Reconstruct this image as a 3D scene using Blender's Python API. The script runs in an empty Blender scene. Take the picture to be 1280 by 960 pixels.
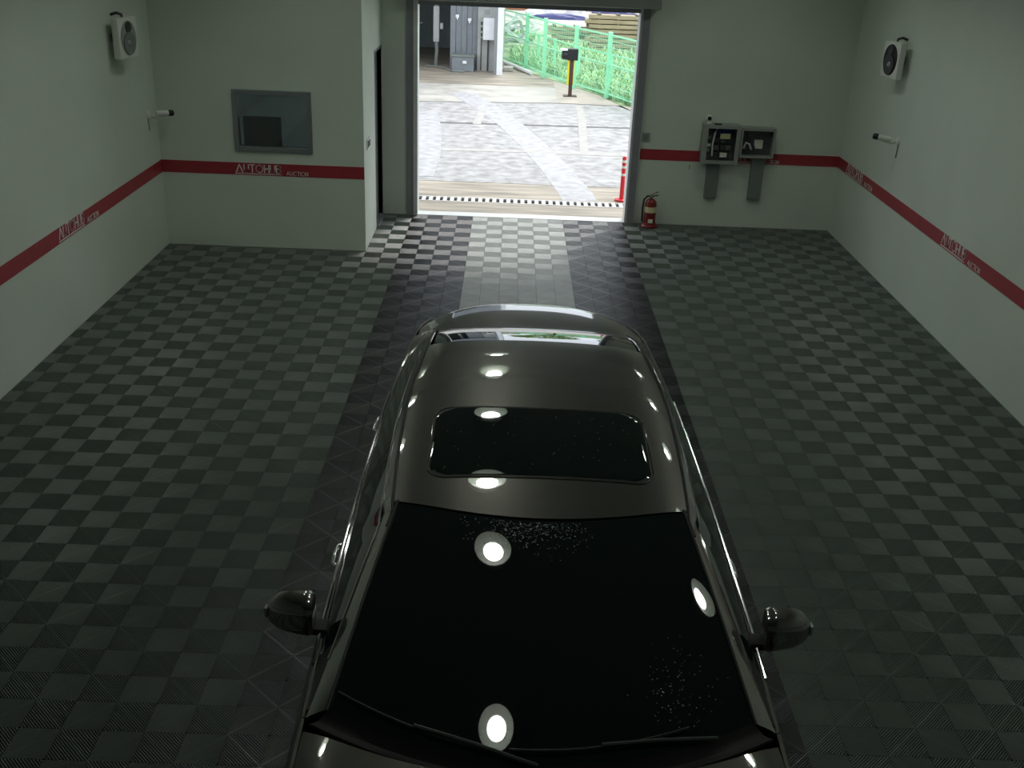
import bpy, bmesh, math, random
from mathutils import Vector, Matrix, noise
random.seed(7)
PI = math.pi
scene = bpy.context.scene
COL = scene.collection

# ------------------------------------------------------------------ camera, world, exposure
CAM = Vector((-0.1497, -13.7237, 3.6266))
pitch, yaw, roll = 0.41539, 0.0121, 0.0418
fwd = Vector((math.sin(yaw)*math.cos(pitch), math.cos(yaw)*math.cos(pitch), -math.sin(pitch)))
r0 = Vector((math.cos(yaw), -math.sin(yaw), 0)); u0 = r0.cross(fwd)
rr = r0*math.cos(roll) + u0*math.sin(roll); uu = u0*math.cos(roll) - r0*math.sin(roll)
cd = bpy.data.cameras.new('camera'); cam = bpy.data.objects.new('camera', cd); COL.objects.link(cam)
M = Matrix((rr, uu, -fwd)).transposed().to_4x4(); M.translation = CAM
cam.matrix_world = M
cd.sensor_width = 36; cd.lens = 1308.557*36/1280; cd.clip_start = 0.05; cd.clip_end = 400
scene.camera = cam

W = bpy.data.worlds.new('world'); scene.world = W; W.use_nodes = True
nt = W.node_tree; bg = nt.nodes['Background']
tc = nt.nodes.new('ShaderNodeTexCoord'); sx = nt.nodes.new('ShaderNodeSeparateXYZ'); rp = nt.nodes.new('ShaderNodeValToRGB')
nt.links.new(tc.outputs['Generated'], sx.inputs[0]); nt.links.new(sx.outputs['Z'], rp.inputs[0]); nt.links.new(rp.outputs[0], bg.inputs[0])
rp.color_ramp.elements[0].position = 0.0; rp.color_ramp.elements[0].color = (0.82, 0.9, 1.0, 1)
rp.color_ramp.elements[1].position = 1.0; rp.color_ramp.elements[1].color = (0.95, 0.98, 1.0, 1)
bg.inputs[1].default_value = 1.72
sd = bpy.data.lights.new('sun', 'SUN'); sd.energy = 1.6; sd.angle = 0.35; sd.color = (1, 0.97, 0.9)
sun = bpy.data.objects.new('sun', sd); COL.objects.link(sun); sun.rotation_euler = (math.radians(-38), math.radians(22), 0)

vs = scene.view_settings
vs.view_transform = 'Standard'; vs.look = 'None'; vs.gamma = 1; vs.use_curve_mapping = False
vs.exposure = 0.25
LAMP_POWER = 42.0

# ------------------------------------------------------------------ materials
def mat(name, col, rough=0.6, metal=0.0, spec=0.5, noise_amt=0.0, nscale=6.0, bump=0.0, bscale=40.0, emit=None, estr=0.0, trans=0.0, coat=0.0, ior=1.45, rnoise=0.0, stretch=None, alpha=None):
    m = bpy.data.materials.new(name); m.use_nodes = True
    n = m.node_tree.nodes; l = m.node_tree.links; b = n['Principled BSDF']
    b.inputs['Base Color'].default_value = (*col, 1); b.inputs['Roughness'].default_value = rough
    b.inputs['Metallic'].default_value = metal; b.inputs['Specular IOR Level'].default_value = spec
    b.inputs['IOR'].default_value = ior; b.inputs['Transmission Weight'].default_value = trans
    b.inputs['Coat Weight'].default_value = coat; b.inputs['Coat Roughness'].default_value = 0.03
    if alpha is not None: b.inputs['Alpha'].default_value = alpha
    if emit: b.inputs['Emission Color'].default_value = (*emit, 1); b.inputs['Emission Strength'].default_value = estr
    co = n.new('ShaderNodeTexCoord'); src = co.outputs['Object']
    if stretch:
        mp = n.new('ShaderNodeMapping'); mp.inputs['Scale'].default_value = stretch; l.new(src, mp.inputs[0]); src = mp.outputs[0]
    if noise_amt:
        t = n.new('ShaderNodeTexNoise'); t.inputs['Scale'].default_value = nscale; t.inputs['Detail'].default_value = 6
        l.new(src, t.inputs['Vector'])
        r = n.new('ShaderNodeValToRGB'); k = noise_amt
        r.color_ramp.elements[0].position = 0.3; r.color_ramp.elements[1].position = 0.7
        r.color_ramp.elements[0].color = tuple(max(0, c*(1-k)) for c in col)+(1,)
        r.color_ramp.elements[1].color = tuple(min(1, c*(1+k)) for c in col)+(1,)
        l.new(t.outputs['Fac'], r.inputs[0]); l.new(r.outputs[0], b.inputs['Base Color'])
    if rnoise:
        t2 = n.new('ShaderNodeTexNoise'); t2.inputs['Scale'].default_value = 2.2; t2.inputs['Detail'].default_value = 4
        l.new(src, t2.inputs['Vector'])
        mr = n.new('ShaderNodeMapRange'); mr.inputs[1].default_value = 0.35; mr.inputs[2].default_value = 0.65
        mr.inputs[3].default_value = max(0.02, rough-rnoise); mr.inputs[4].default_value = min(1, rough+rnoise)
        l.new(t2.outputs['Fac'], mr.inputs[0]); l.new(mr.outputs[0], b.inputs['Roughness'])
    if bump:
        t = n.new('ShaderNodeTexNoise'); t.inputs['Scale'].default_value = bscale; t.inputs['Detail'].default_value = 5
        l.new(src, t.inputs['Vector'])
        bp = n.new('ShaderNodeBump'); bp.inputs['Strength'].default_value = bump; bp.inputs['Distance'].default_value = 0.01
        l.new(t.outputs['Fac'], bp.inputs['Height']); l.new(bp.outputs[0], b.inputs['Normal'])
    return m

MT = {}
MT['wall'] = mat('painted_wall', (0.66, 0.72, 0.64), 0.55, noise_amt=0.04, nscale=1.2, bump=0.05, bscale=60)
MT['wall_out'] = mat('outside_render', (0.6, 0.62, 0.6), 0.8, noise_amt=0.06)
MT['ceil'] = mat('ceiling_panel', (0.28, 0.31, 0.28), 0.8, noise_amt=0.05)
MT['band'] = mat('red_band', (0.37, 0.038, 0.052), 0.45, noise_amt=0.08)
MT['letter'] = mat('band_lettering', (0.85, 0.82, 0.8), 0.5, noise_amt=0.02)
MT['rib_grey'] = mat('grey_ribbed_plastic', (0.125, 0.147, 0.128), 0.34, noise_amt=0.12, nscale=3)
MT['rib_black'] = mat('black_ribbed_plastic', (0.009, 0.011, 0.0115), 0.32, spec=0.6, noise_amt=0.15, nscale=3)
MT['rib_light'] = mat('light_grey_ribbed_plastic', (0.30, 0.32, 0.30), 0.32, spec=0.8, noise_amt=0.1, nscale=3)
MT['under'] = mat('slab_under_tiles', (0.006, 0.008, 0.007), 0.9, noise_amt=0.1)
MT['alu'] = mat('grey_aluminium', (0.3, 0.32, 0.34), 0.4, metal=0.6, noise_amt=0.05)
MT['jamb'] = mat('grey_door_post_paint', (0.26, 0.265, 0.285), 0.45, noise_amt=0.06)
MT['rail'] = mat('pale_door_rail', (0.68, 0.7, 0.7), 0.4, metal=0.2, noise_amt=0.05)
MT['boxgrey'] = mat('beige_grey_enamel', (0.3, 0.33, 0.3), 0.45, noise_amt=0.05)
MT['duct'] = mat('grey_duct', (0.2, 0.225, 0.21), 0.5, noise_amt=0.05)
MT['black'] = mat('black_plastic', (0.012, 0.013, 0.014), 0.4, noise_amt=0.1)
MT['cabin'] = mat('cabinet_interior_plastic', (0.10, 0.11, 0.11), 0.4, noise_amt=0.3, nscale=40)
MT['darkgrey'] = mat('dark_grey_plastic', (0.05, 0.055, 0.055), 0.5, noise_amt=0.1)
MT['white'] = mat('white_plastic', (0.75, 0.77, 0.72), 0.45, noise_amt=0.03)
MT['paper'] = mat('paper_label', (0.8, 0.8, 0.72), 0.8, noise_amt=0.05, nscale=30)
MT['yellowlab'] = mat('yellow_label', (0.75, 0.68, 0.4), 0.8, noise_amt=0.08, nscale=30)
MT['blue'] = mat('blue_cable', (0.02, 0.04, 0.2), 0.4, noise_amt=0.05)
MT['ext_red'] = mat('extinguisher_red', (0.2, 0.012, 0.015), 0.3, noise_amt=0.08, coat=0.5)
MT['winglass'] = mat('office_glass', (0.35, 0.4, 0.42), 0.04, trans=0.9, noise_amt=0.02, ior=1.5)
MT['office'] = mat('dim_office_paint', (0.48, 0.56, 0.53), 0.8, noise_amt=0.05)
MT['screen'] = mat('dark_monitor', (0.02, 0.025, 0.025), 0.25, noise_amt=0.05)
MT['lens'] = mat('lamp_lens', (1, 1, 1), 0.5, emit=(0.93, 1.0, 0.9), estr=LAMP_POWER, noise_amt=0.01)
MT['lamptrim'] = mat('lamp_reflector', (0.22, 0.24, 0.21), 0.6, noise_amt=0.01)
# car
MT['paint'] = mat('bronze_grey_metallic_paint', (0.078, 0.072, 0.062), 0.32, metal=0.75, noise_amt=0.05, nscale=300, coat=1.0)
MT['carglass'] = mat('tinted_car_glass', (0.004, 0.008, 0.008), 0.02, ior=1.6, spec=0.55, noise_amt=0.1, coat=0.3)
MT['paint'].node_tree.nodes['Principled BSDF'].inputs['Coat IOR'].default_value = 3.1
MT['chrome'] = mat('bright_chrome_trim', (0.6, 0.6, 0.6), 0.12, metal=1.0, noise_amt=0.02)
MT['rubber'] = mat('black_rubber', (0.01, 0.01, 0.01), 0.6, noise_amt=0.1)
MT['alloy'] = mat('silver_alloy', (0.5, 0.5, 0.5), 0.3, metal=1.0, noise_amt=0.03)
MT['taillamp'] = mat('red_lamp_lens', (0.25, 0.005, 0.01), 0.08, coat=0.8, noise_amt=0.1)
MT['headlamp'] = mat('clear_lamp_lens', (0.6, 0.62, 0.65), 0.08, metal=0.6, coat=0.8, noise_amt=0.05)
MT['drop'] = mat('water_drop', (0.9, 0.95, 0.95), 0.03, trans=0.7, ior=1.33, noise_amt=0.02)
# outside
MT['asphalt'] = mat('pale_worn_asphalt', (0.35, 0.345, 0.35), 0.65, noise_amt=0.32, nscale=5, bump=0.35, bscale=120, rnoise=0.2)
MT['concrete'] = mat('pale_concrete', (0.45, 0.435, 0.40), 0.65, noise_amt=0.16, nscale=2.2, bump=0.2, bscale=80, rnoise=0.2)
MT['concrete2'] = mat('stained_brown_concrete', (0.34, 0.30, 0.245), 0.6, noise_amt=0.4, nscale=2.5, bump=0.2, bscale=70, stretch=(0.4, 2.5, 1))
MT['concrete3'] = mat('pinkish_concrete', (0.46, 0.41, 0.36), 0.7, noise_amt=0.14, nscale=3, bump=0.2)
MT['line'] = mat('worn_pale_line', (0.41, 0.40, 0.385), 0.8, noise_amt=0.12)
MT['glint_b'] = mat('glint_rib_on_black', (0.02, 0.023, 0.023), 0.28, spec=0.9, noise_amt=0.3)  # middle diagonal rib of black tiles, its glint painted in as a paler tone
MT['glint_l'] = mat('glint_rib_on_light', (0.36, 0.38, 0.35), 0.4, noise_amt=0.3)  # same rib on light tiles, glint put into the colour
MT['wet'] = mat('wet_track_sheen', (0.40, 0.40, 0.42), 0.6, noise_amt=0.22, nscale=6)  # reflection off the wet film painted in as a pale tone
MT['crack'] = mat('dark_joint', (0.13, 0.13, 0.135), 0.8, noise_amt=0.3, nscale=12)
MT['grate'] = mat('galvanised_grate', (0.62, 0.62, 0.62), 0.45, metal=0.1, noise_amt=0.1, nscale=20)
MT['bay_dark'] = mat('dark_bay_cladding', (0.3, 0.36, 0.36), 0.7, noise_amt=0.1)
MT['bay_mid'] = mat('grey_bay_cladding', (0.2, 0.22, 0.24), 0.6, noise_amt=0.1)
MT['bay_light'] = mat('light_grey_cladding', (0.4, 0.41, 0.4), 0.6, noise_amt=0.08)
MT['colwhite'] = mat('white_column_paint', (0.8, 0.82, 0.86), 0.5, noise_amt=0.05)
MT['green'] = mat('green_fence_coating', (0.33, 0.8, 0.5), 0.4, noise_amt=0.06)
MT['grass'] = mat('meadow_grass', (0.42, 0.6, 0.32), 0.8, noise_amt=0.45, nscale=1.4)
MT['soil'] = mat('grassy_soil', (0.32, 0.42, 0.24), 0.9, noise_amt=0.35, nscale=1.2)
MT['dirt'] = mat('pale_dirt', (0.5, 0.47, 0.42), 0.9, noise_amt=0.12, nscale=0.6)
MT['timber'] = mat('weathered_timber', (0.42, 0.34, 0.23), 0.8, noise_amt=0.3, nscale=6, stretch=(0.3, 4, 4))
MT['timber2'] = mat('dark_timber', (0.09, 0.08, 0.07), 0.8, noise_amt=0.3, nscale=6)
MT['tarp'] = mat('pale_tarp', (0.68, 0.68, 0.72), 0.6, noise_amt=0.1, nscale=2)
MT['tarpblue'] = mat('blue_tarp', (0.06, 0.07, 0.2), 0.5, noise_amt=0.2)
MT['orange'] = mat('orange_steel', (0.6, 0.26, 0.14), 0.6, noise_amt=0.12)
MT['leaf'] = mat('leafy_green', (0.2, 0.34, 0.08), 0.8, noise_amt=0.4, nscale=3)
MT['leafdark'] = mat('dark_leafy_green', (0.04, 0.12, 0.1), 0.8, noise_amt=0.4, nscale=3)
MT['bark'] = mat('bark', (0.12, 0.09, 0.07), 0.9, noise_amt=0.3)
MT['pole_brown'] = mat('brown_steel', (0.07, 0.035, 0.03), 0.5, noise_amt=0.1)
MT['yellow'] = mat('yellow_paint', (0.75, 0.6, 0.03), 0.5, noise_amt=0.06)
MT['polered'] = mat('red_bollard', (0.65, 0.02, 0.03), 0.4, noise_amt=0.05)

# ------------------------------------------------------------------ helpers
def link(name, verts, faces, material, parent=None, smooth=False):
    """one mesh object; verts in world space; children keep their thing's base as origin"""
    off = base(parent) if parent else Vector((0, 0, 0))
    me = bpy.data.meshes.new(name)
    me.from_pydata([(v[0]-off.x, v[1]-off.y, v[2]-off.z) for v in verts], [], faces)
    me.validate(); me.update()
    bm = bmesh.new(); bm.from_mesh(me); bmesh.ops.recalc_face_normals(bm, faces=bm.faces); bm.to_mesh(me); bm.free()
    if smooth:
        me.polygons.foreach_set('use_smooth', [True]*len(me.polygons))
        try: me.set_sharp_from_angle(angle=math.radians(smooth if smooth is not True else 40))
        except Exception: pass
    me.materials.append(material)
    o = bpy.data.objects.new(name, me); COL.objects.link(o)
    if parent: o.parent = parent
    return o

def base(p):
    v = Vector((0, 0, 0))
    while p: v += p.location; p = p.parent
    return v

class MB:
    def __init__(s): s.v = []; s.f = []
    def add(s, vs_, fs_):
        n = len(s.v); s.v += [tuple(q) for q in vs_]; s.f += [tuple(i+n for i in f) for f in fs_]; return s
    def box(s, x0, x1, y0, y1, z0, z1):
        return s.add([(x0,y0,z0),(x1,y0,z0),(x1,y1,z0),(x0,y1,z0),(x0,y0,z1),(x1,y0,z1),(x1,y1,z1),(x0,y1,z1)],
                     [(0,3,2,1),(4,5,6,7),(0,1,5,4),(1,2,6,5),(2,3,7,6),(3,0,4,7)])
    def bbox(s, x0, x1, y0, y1, z0, z1, b):
        """box with chamfered edges"""
        bm = bmesh.new(); bmesh.ops.create_cube(bm, size=1)
        for v in bm.verts: v.co = Vector((x0+(v.co.x+.5)*(x1-x0), y0+(v.co.y+.5)*(y1-y0), z0+(v.co.z+.5)*(z1-z0)))
        bmesh.ops.bevel(bm, geom=bm.edges[:], offset=b, segments=2, affect='EDGES', profile=0.6)
        bm.verts.index_update(); s.add([v.co[:] for v in bm.verts], [[v.index for v in f.verts] for f in bm.faces]); bm.free(); return s
    def ring(s, pts_list, closed=True, caps=True):
        """loft of equal-length rings"""
        n = len(pts_list[0]); vs_ = [p for r in pts_list for p in r]; fs_ = []
        for k in range(len(pts_list)-1):
            for i in range(n if closed else n-1):
                j = (i+1) % n; fs_.append((k*n+i, k*n+j, (k+1)*n+j, (k+1)*n+i))
        if caps and closed:
            fs_.append(tuple(range(n))); fs_.append(tuple(reversed(range((len(pts_list)-1)*n, len(pts_list)*n))))
        return s.add(vs_, fs_)
    def tube(s, path, r, n=8, radii=None):
        path = [Vector(p) for p in path]; rings = []; prev = None
        for i, p in enumerate(path):
            d = (path[min(i+1, len(path)-1)]-path[max(i-1, 0)]).normalized()
            if prev is None:
                a = d.orthogonal().normalized()
            else:
                a = (prev - d*prev.dot(d)).normalized()
            prev = a; b = d.cross(a); q = radii[i] if radii else r
            rings.append([tuple(p + (a*math.cos(2*PI*k/n)+b*math.sin(2*PI*k/n))*q) for k in range(n)])
        return s.ring(rings)
    def lathe(s, c, axis, prof, n=24):
        """prof: list of (distance along axis, radius)"""
        c = Vector(c); d = Vector(axis).normalized(); a = d.orthogonal().normalized(); b = d.cross(a)
        return s.ring([[tuple(c + d*h + (a*math.cos(2*PI*k/n)+b*math.sin(2*PI*k/n))*max(q, 1e-4)) for k in range(n)] for h, q in prof])
    def bar(s, p, q, w, h, up=(0, 0, 1)):
        p, q = Vector(p), Vector(q); d = (q-p).normalized(); up = Vector(up)
        if abs(d.dot(up)) > 0.98: up = Vector((0, 1, 0))
        a = d.cross(up).normalized()*w/2; b = a.normalized().cross(d).normalized()*h/2
        return s.ring([[tuple(c+a+b), tuple(c-a+b), tuple(c-a-b), tuple(c+a-b)] for c in (p, q)])
    def out(s, name, m, parent=None, smooth=False): return link(name, s.v, s.f, m, parent, smooth)

def tag(o, label, cat, group=None, kind=None):
    if label: o['label'] = label
    if cat: o['category'] = cat
    if group: o['group'] = group
    if kind: o['kind'] = kind
    return o
def thing(name, loc, label, cat, group=None):
    o = bpy.data.objects.new(name, None); COL.objects.link(o); o.location = loc; o.empty_display_size = 0.1
    return tag(o, label, cat, group)
def struct(o, label=None): o['kind'] = 'structure'; o['label'] = label or o.name; return o
def dup(root, loc, label=None):
    r = root.copy(); COL.objects.link(r); r.location = loc
    if label: r['label'] = label
    for ch in root.children:
        c = ch.copy(); COL.objects.link(c); c.parent = r
        for g in ch.children:
            d = g.copy(); COL.objects.link(d); d.parent = c
    return r

# ------------------------------------------------------------------ room shell
XL, XR, YF, SX = -4.121, 4.163, -1.751, -1.80
YB, ZC = -17.0, 3.97
DL, DR, DT = -1.375, 1.47, 2.70      # doorway
T = 0.2
struct(MB().box(XL-T, XL, YB-T, YF+T, -0.02, ZC).out('wall_left', MT['wall']), 'pale painted left wall')
struct(MB().box(XR, XR+T, YB-T, T, -0.02, ZC).out('wall_right', MT['wall']), 'pale painted right wall')
struct(MB().box(XL, XR, YB-T, YB, -0.02, ZC).out('wall_back', MT['wall']), 'wall behind the camera')
# wall with office window (window opening is real)
WX0, WX1, WZ0, WZ1 = -3.265, -2.38, 1.125, 1.81
m = MB()
m.box(XL, WX0, YF, YF+T, -0.02, ZC).box(WX1, SX, YF, YF+T, -0.02, ZC).box(WX0, WX1, YF, YF+T, -0.02, WZ0).box(WX0, WX1, YF, YF+T, WZ1, ZC)
struct(m.out('wall_front', MT['wall']), 'projecting wall with the office window')
# return wall beside the doorway, with a recess for the side door
m = MB(); RD0, RD1, RDZ = -0.70, -0.06, 2.13
m.box(SX-T, SX, YF+T, RD0, -0.02, ZC).box(SX-T, SX, RD0, RD1, RDZ, ZC).box(SX-T, SX, RD1, T, -0.02, ZC)
struct(m.out('wall_return', MT['wall']), 'short return wall beside the vehicle doorway')
m = MB()
m.box(SX, DL-0.0, 0, T, -0.02, ZC).box(DR, XR, 0, T, -0.02, ZC).box(DL, DR, 0, T, DT, ZC)
struct(m.out('wall_door', MT['wall']), 'far wall around the vehicle doorway')
struct(MB().box(XL-T, XR+T, YB-T, T, ZC, ZC+0.2).out('ceiling', MT['ceil']), 'ceiling')
floor = struct(MB().box(XL-T, XR+T, YB-T, T*0.4, -0.16, -0.014).out('floor', MT['under']), 'floor slab carrying the ribbed tiles')

# office behind the window
m = MB(); m.box(XL, SX-T, 1.2, 1.3, 0, 3).box(XL-0.1, XL, YF+T, 1.3, 0, 3).box(XL, SX-T, YF+T, 1.2, 2.6, 2.7)
struct(m.out('wall_office', MT['office']), 'dim office room behind the window')
wn = bpy.data.objects.new('window_1', None); COL.objects.link(wn); wn.location = (WX0, YF, WZ0); struct(wn, 'aluminium framed office window')
fw = 0.055
for a in ((WX0, WX0+fw, WZ0, WZ1), (WX1-fw, WX1, WZ0, WZ1), (WX0+fw, WX1-fw, WZ0, WZ0+fw), (WX0+fw, WX1-fw, WZ1-fw, WZ1)):
    MB().bbox(a[0], a[1], YF-0.03, YF+0.08, a[2], a[3], 0.006).out('window_frame', MT['alu'], wn)
MB().box(WX0+fw, WX1-fw, YF+0.02, YF+0.028, WZ0+fw, WZ1-fw).out('pane', MT['winglass'], wn)
# monitor behind the glass
t = thing('monitor', (-3.0, YF+0.36, 0.98), 'dark flat monitor seen through the lower left of the office window', 'monitor')
MB().bbox(-3.24, -2.80, YF+0.33, YF+0.36, 1.10, 1.46, 0.006).out('screen', MT['screen'], t)
MB().box(-3.04, -2.98, YF+0.37, YF+0.39, 0.99, 1.2).out('stand', MT['black'], t)
MB().box(-3.12, -2.88, YF+0.3, YF+0.46, 0.98, 0.99).out('base', MT['black'], t)
t = thing('office_fill_lamp', (-3.0, 0.3, 2.6), 'added fill lamp, out of view, that brightens the office behind the window', 'ceiling lamp')  # unseen lamp, added to brighten what shows through the window
MB().bbox(-3.3, -2.7, .2, .4, 2.55, 2.6, .01).out('housing', MT['white'], t)
MB().box(-3.25, -2.75, .24, .36, 2.54, 2.55).out('diffuser', mat('office_fill_glow', (1, 1, 1), emit=(.9, 1, 1), estr=3.0), t)
t = thing('desk', (-3.0, YF+0.5, 0), 'office desk behind the window wall', 'desk')
MB().bbox(-3.9, -2.1, YF+T+.02, YF+0.85, 0.94, 0.979, 0.005).out('desktop', MT['boxgrey'], t)
for x in (-3.85, -2.2):
    for y in (YF+T+.06, YF+0.78): MB().box(x, x+.05, y, y+.05, 0, 0.94).out('leg', MT['darkgrey'], t)

# red band with lettering; band = trim
ZS, ZB = 0.990, 0.850
e = 0.004
def band(name, x0, x1, y0, y1): return struct(MB().box(x0, x1, y0, y1, ZB, ZS).out(name, MT['band']), 'red painted band on the wall')
b_left = band('trim_1', XL, XL+e, YB, YF)
b_front = band('trim_2', XL+e, SX, YF-e, YF)
b_door = band('trim_3', DR+0.09, XR, -e, 0)
b_right = band('trim_4', XR-e, XR, YB, -e)
def arc(cx, cy, r, a0, a1, n=10, sx=1): return [(cx+r*sx*math.cos(math.radians(a0+(a1-a0)*i/n)), cy+r*math.sin(math.radians(a0+(a1-a0)*i/n))) for i in range(n+1)]
# stroke letters, unit height 1
GL = {
 'A': ([[(0, 0), (.42, 1), (.84, 0)]], .84), 'a': ([[(0, 0), (.4, 1), (.8, 0)], [(.18, .38), (.62, .38)]], .8),
 'U': ([[(0, 1), (0, .3)] + arc(.3, .3, .3, 180, 360) + [(.6, 1)]], .6),
 'T': ([[(0, 1), (.62, 1)], [(.31, 1), (.31, 0)]], .62),
 'O': ([arc(.46, .5, .5, 0, 360, 18, .92)], .92),
 'H': ([[(0, 0), (0, 1)], [(.6, 0), (.6, 1)], [(0, .5), (.6, .5)]], .6),
 'B': ([[(0, 0), (0, 1), (.3, 1)] + arc(.3, .77, .23, 90, -90, 6) + [(.1, .54)], [(.3, .54)] + arc(.32, .27, .27, 90, -90, 6) + [(0, 0)]], .6),
 'C': ([arc(.46, .5, .5, 50, 310, 14, .92)], .8), 'I': ([[(0, 0), (0, 1)]], .02), 'N': ([[(0, 0), (0, 1), (.6, 0), (.6, 1)]], .6)}
def strokes(text, h, lw, gap, tf, mb, x=0.0):
    for ch in text:
        if ch == ' ': x += h*.4; continue
        ps, w = GL[ch]
        for p in ps:
            for i in range(len(p)-1):
                a = Vector((x+p[i][0]*h, p[i][1]*h)); b = Vector((x+p[i+1][0]*h, p[i+1][1]*h)); d = (b-a)
                if d.length < 1e-6: continue
                d.normalize(); n = Vector((-d.y, d.x))*lw/2; a = a-d*lw*.35; b = b+d*lw*.35
                q = [a+n, a-n, b-n, b+n]
                mb.add([tf(c.x, c.y, 0) for c in q]+[tf(c.x, c.y, 1) for c in q], [(0,1,2,3),(4,7,6,5),(0,4,5,1),(1,5,6,2),(2,6,7,3),(3,7,4,0)])
        x += w*h + gap
    return x
def logo(origin, ux, nrm, parent, width=0.49, first=True):
    """AUTOHUB underlined, then small AUCTION; the text runs along ux, nrm points into the room"""
    O = Vector(origin); ux = Vector(ux); nz = Vector(nrm)
    tf = lambda a, b, s: tuple(O + ux*a + Vector((0, 0, 1))*b + nz*(0.0015*s))
    k = width/0.49
    if first:
        mb = MB(); strokes('AUTOHUB', 0.086*k, 0.0115*k, 0.0165*k, lambda a, b, s: tf(a, b+0.022*k, s), mb)
        mb.add([tf(a, b, s) for s in (0, 1) for a, b in ((-0.015*k, 0), (0.515*k, 0), (0.515*k, 0.008*k), (-0.015*k, 0.009*k))], [(0,1,2,3),(4,7,6,5),(0,4,5,1),(1,5,6,2),(2,6,7,3),(3,7,4,0)])
        mb.out('lettering', MT['letter'], parent)
    mb = MB(); strokes('aUCTION', 0.044*k, 0.0058*k, 0.009*k, tf, mb, x=0.575*k); mb.out('small_lettering', MT['letter'], parent)
ZT = 0.862
logo((-3.268, YF-e, ZT), (1, 0, 0), (0, -1, 0), b_front)
logo((XL+e, -4.70, ZT), (0, 1, 0), (1, 0, 0), b_left, 0.56)
logo((XL+e, -8.3, ZT), (0, 1, 0), (1, 0, 0), b_left, 0.56)
logo((XR-e, -0.40, ZT), (0, -1, 0), (-1, 0, 0), b_right, 0.62)
logo((XR-e, -3.66, ZT), (0, -1, 0), (-1, 0, 0), b_right, 0.56)
logo((XR-e, -7.4, ZT), (0, -1, 0), (-1, 0, 0), b_right, 0.56)
logo((2.56, -e, ZT), (1, 0, 0), (0, -1, 0), b_door)

# door posts, rails, lintel
struct(MB().box(DL-0.11, DL-0.005, -0.03, 0.0, 0, DT+0.25).box(DL-0.11, DL-0.02, 0.0, 0.0, 0, 0).out('trim_5', MT['jamb']), 'grey steel post left of the doorway')
struct(MB().box(DR-0.02, DR+0.07, -0.05, 0.0, 0, DT+0.2).out('trim_6', MT['jamb']), 'grey steel post right of the doorway')
struct(MB().box(DL-0.02, DL+0.035, -0.045, T, 0, DT).out('trim_7', MT['rail']), 'pale guide rail, left side of the doorway')
struct(MB().box(DR-0.05, DR-0.02, -0.03, T, 0, DT).out('trim_8', MT['rail']), 'pale guide rail, right side of the doorway')
struct(MB().box(DL+0.035, DR-0.05, 0.02, T, DT-0.05, DT).out('trim_9', MT['jamb']), 'grey lintel strip over the doorway')
struct(MB().bbox(DL-0.1, DR+0.17, -0.22, -0.0, DT+0.02, DT+0.3, 0.01).out('trim_10', MT['boxgrey']), 'roller shutter housing above the doorway')
# side door in recess
struct(MB().box(SX-0.09, SX-0.05, RD0, RD1, 0, RDZ).out('door_1', MT['jamb']), 'grey side door in the return wall')
m = MB(); m.box(SX-0.1, SX+0.004, RD0-0.03, RD0, 0, RDZ+0.03).box(SX-0.1, SX+0.004, RD1, RD1+0.03, 0, RDZ+0.03).box(SX-0.1, SX+0.004, RD0, RD1, RDZ, RDZ+0.03).box(SX-0.1, SX+0.03, RD0, RD1, 0, 0.02)
struct(m.out('trim_11', MT['alu']), 'door frame of the side door')

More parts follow.
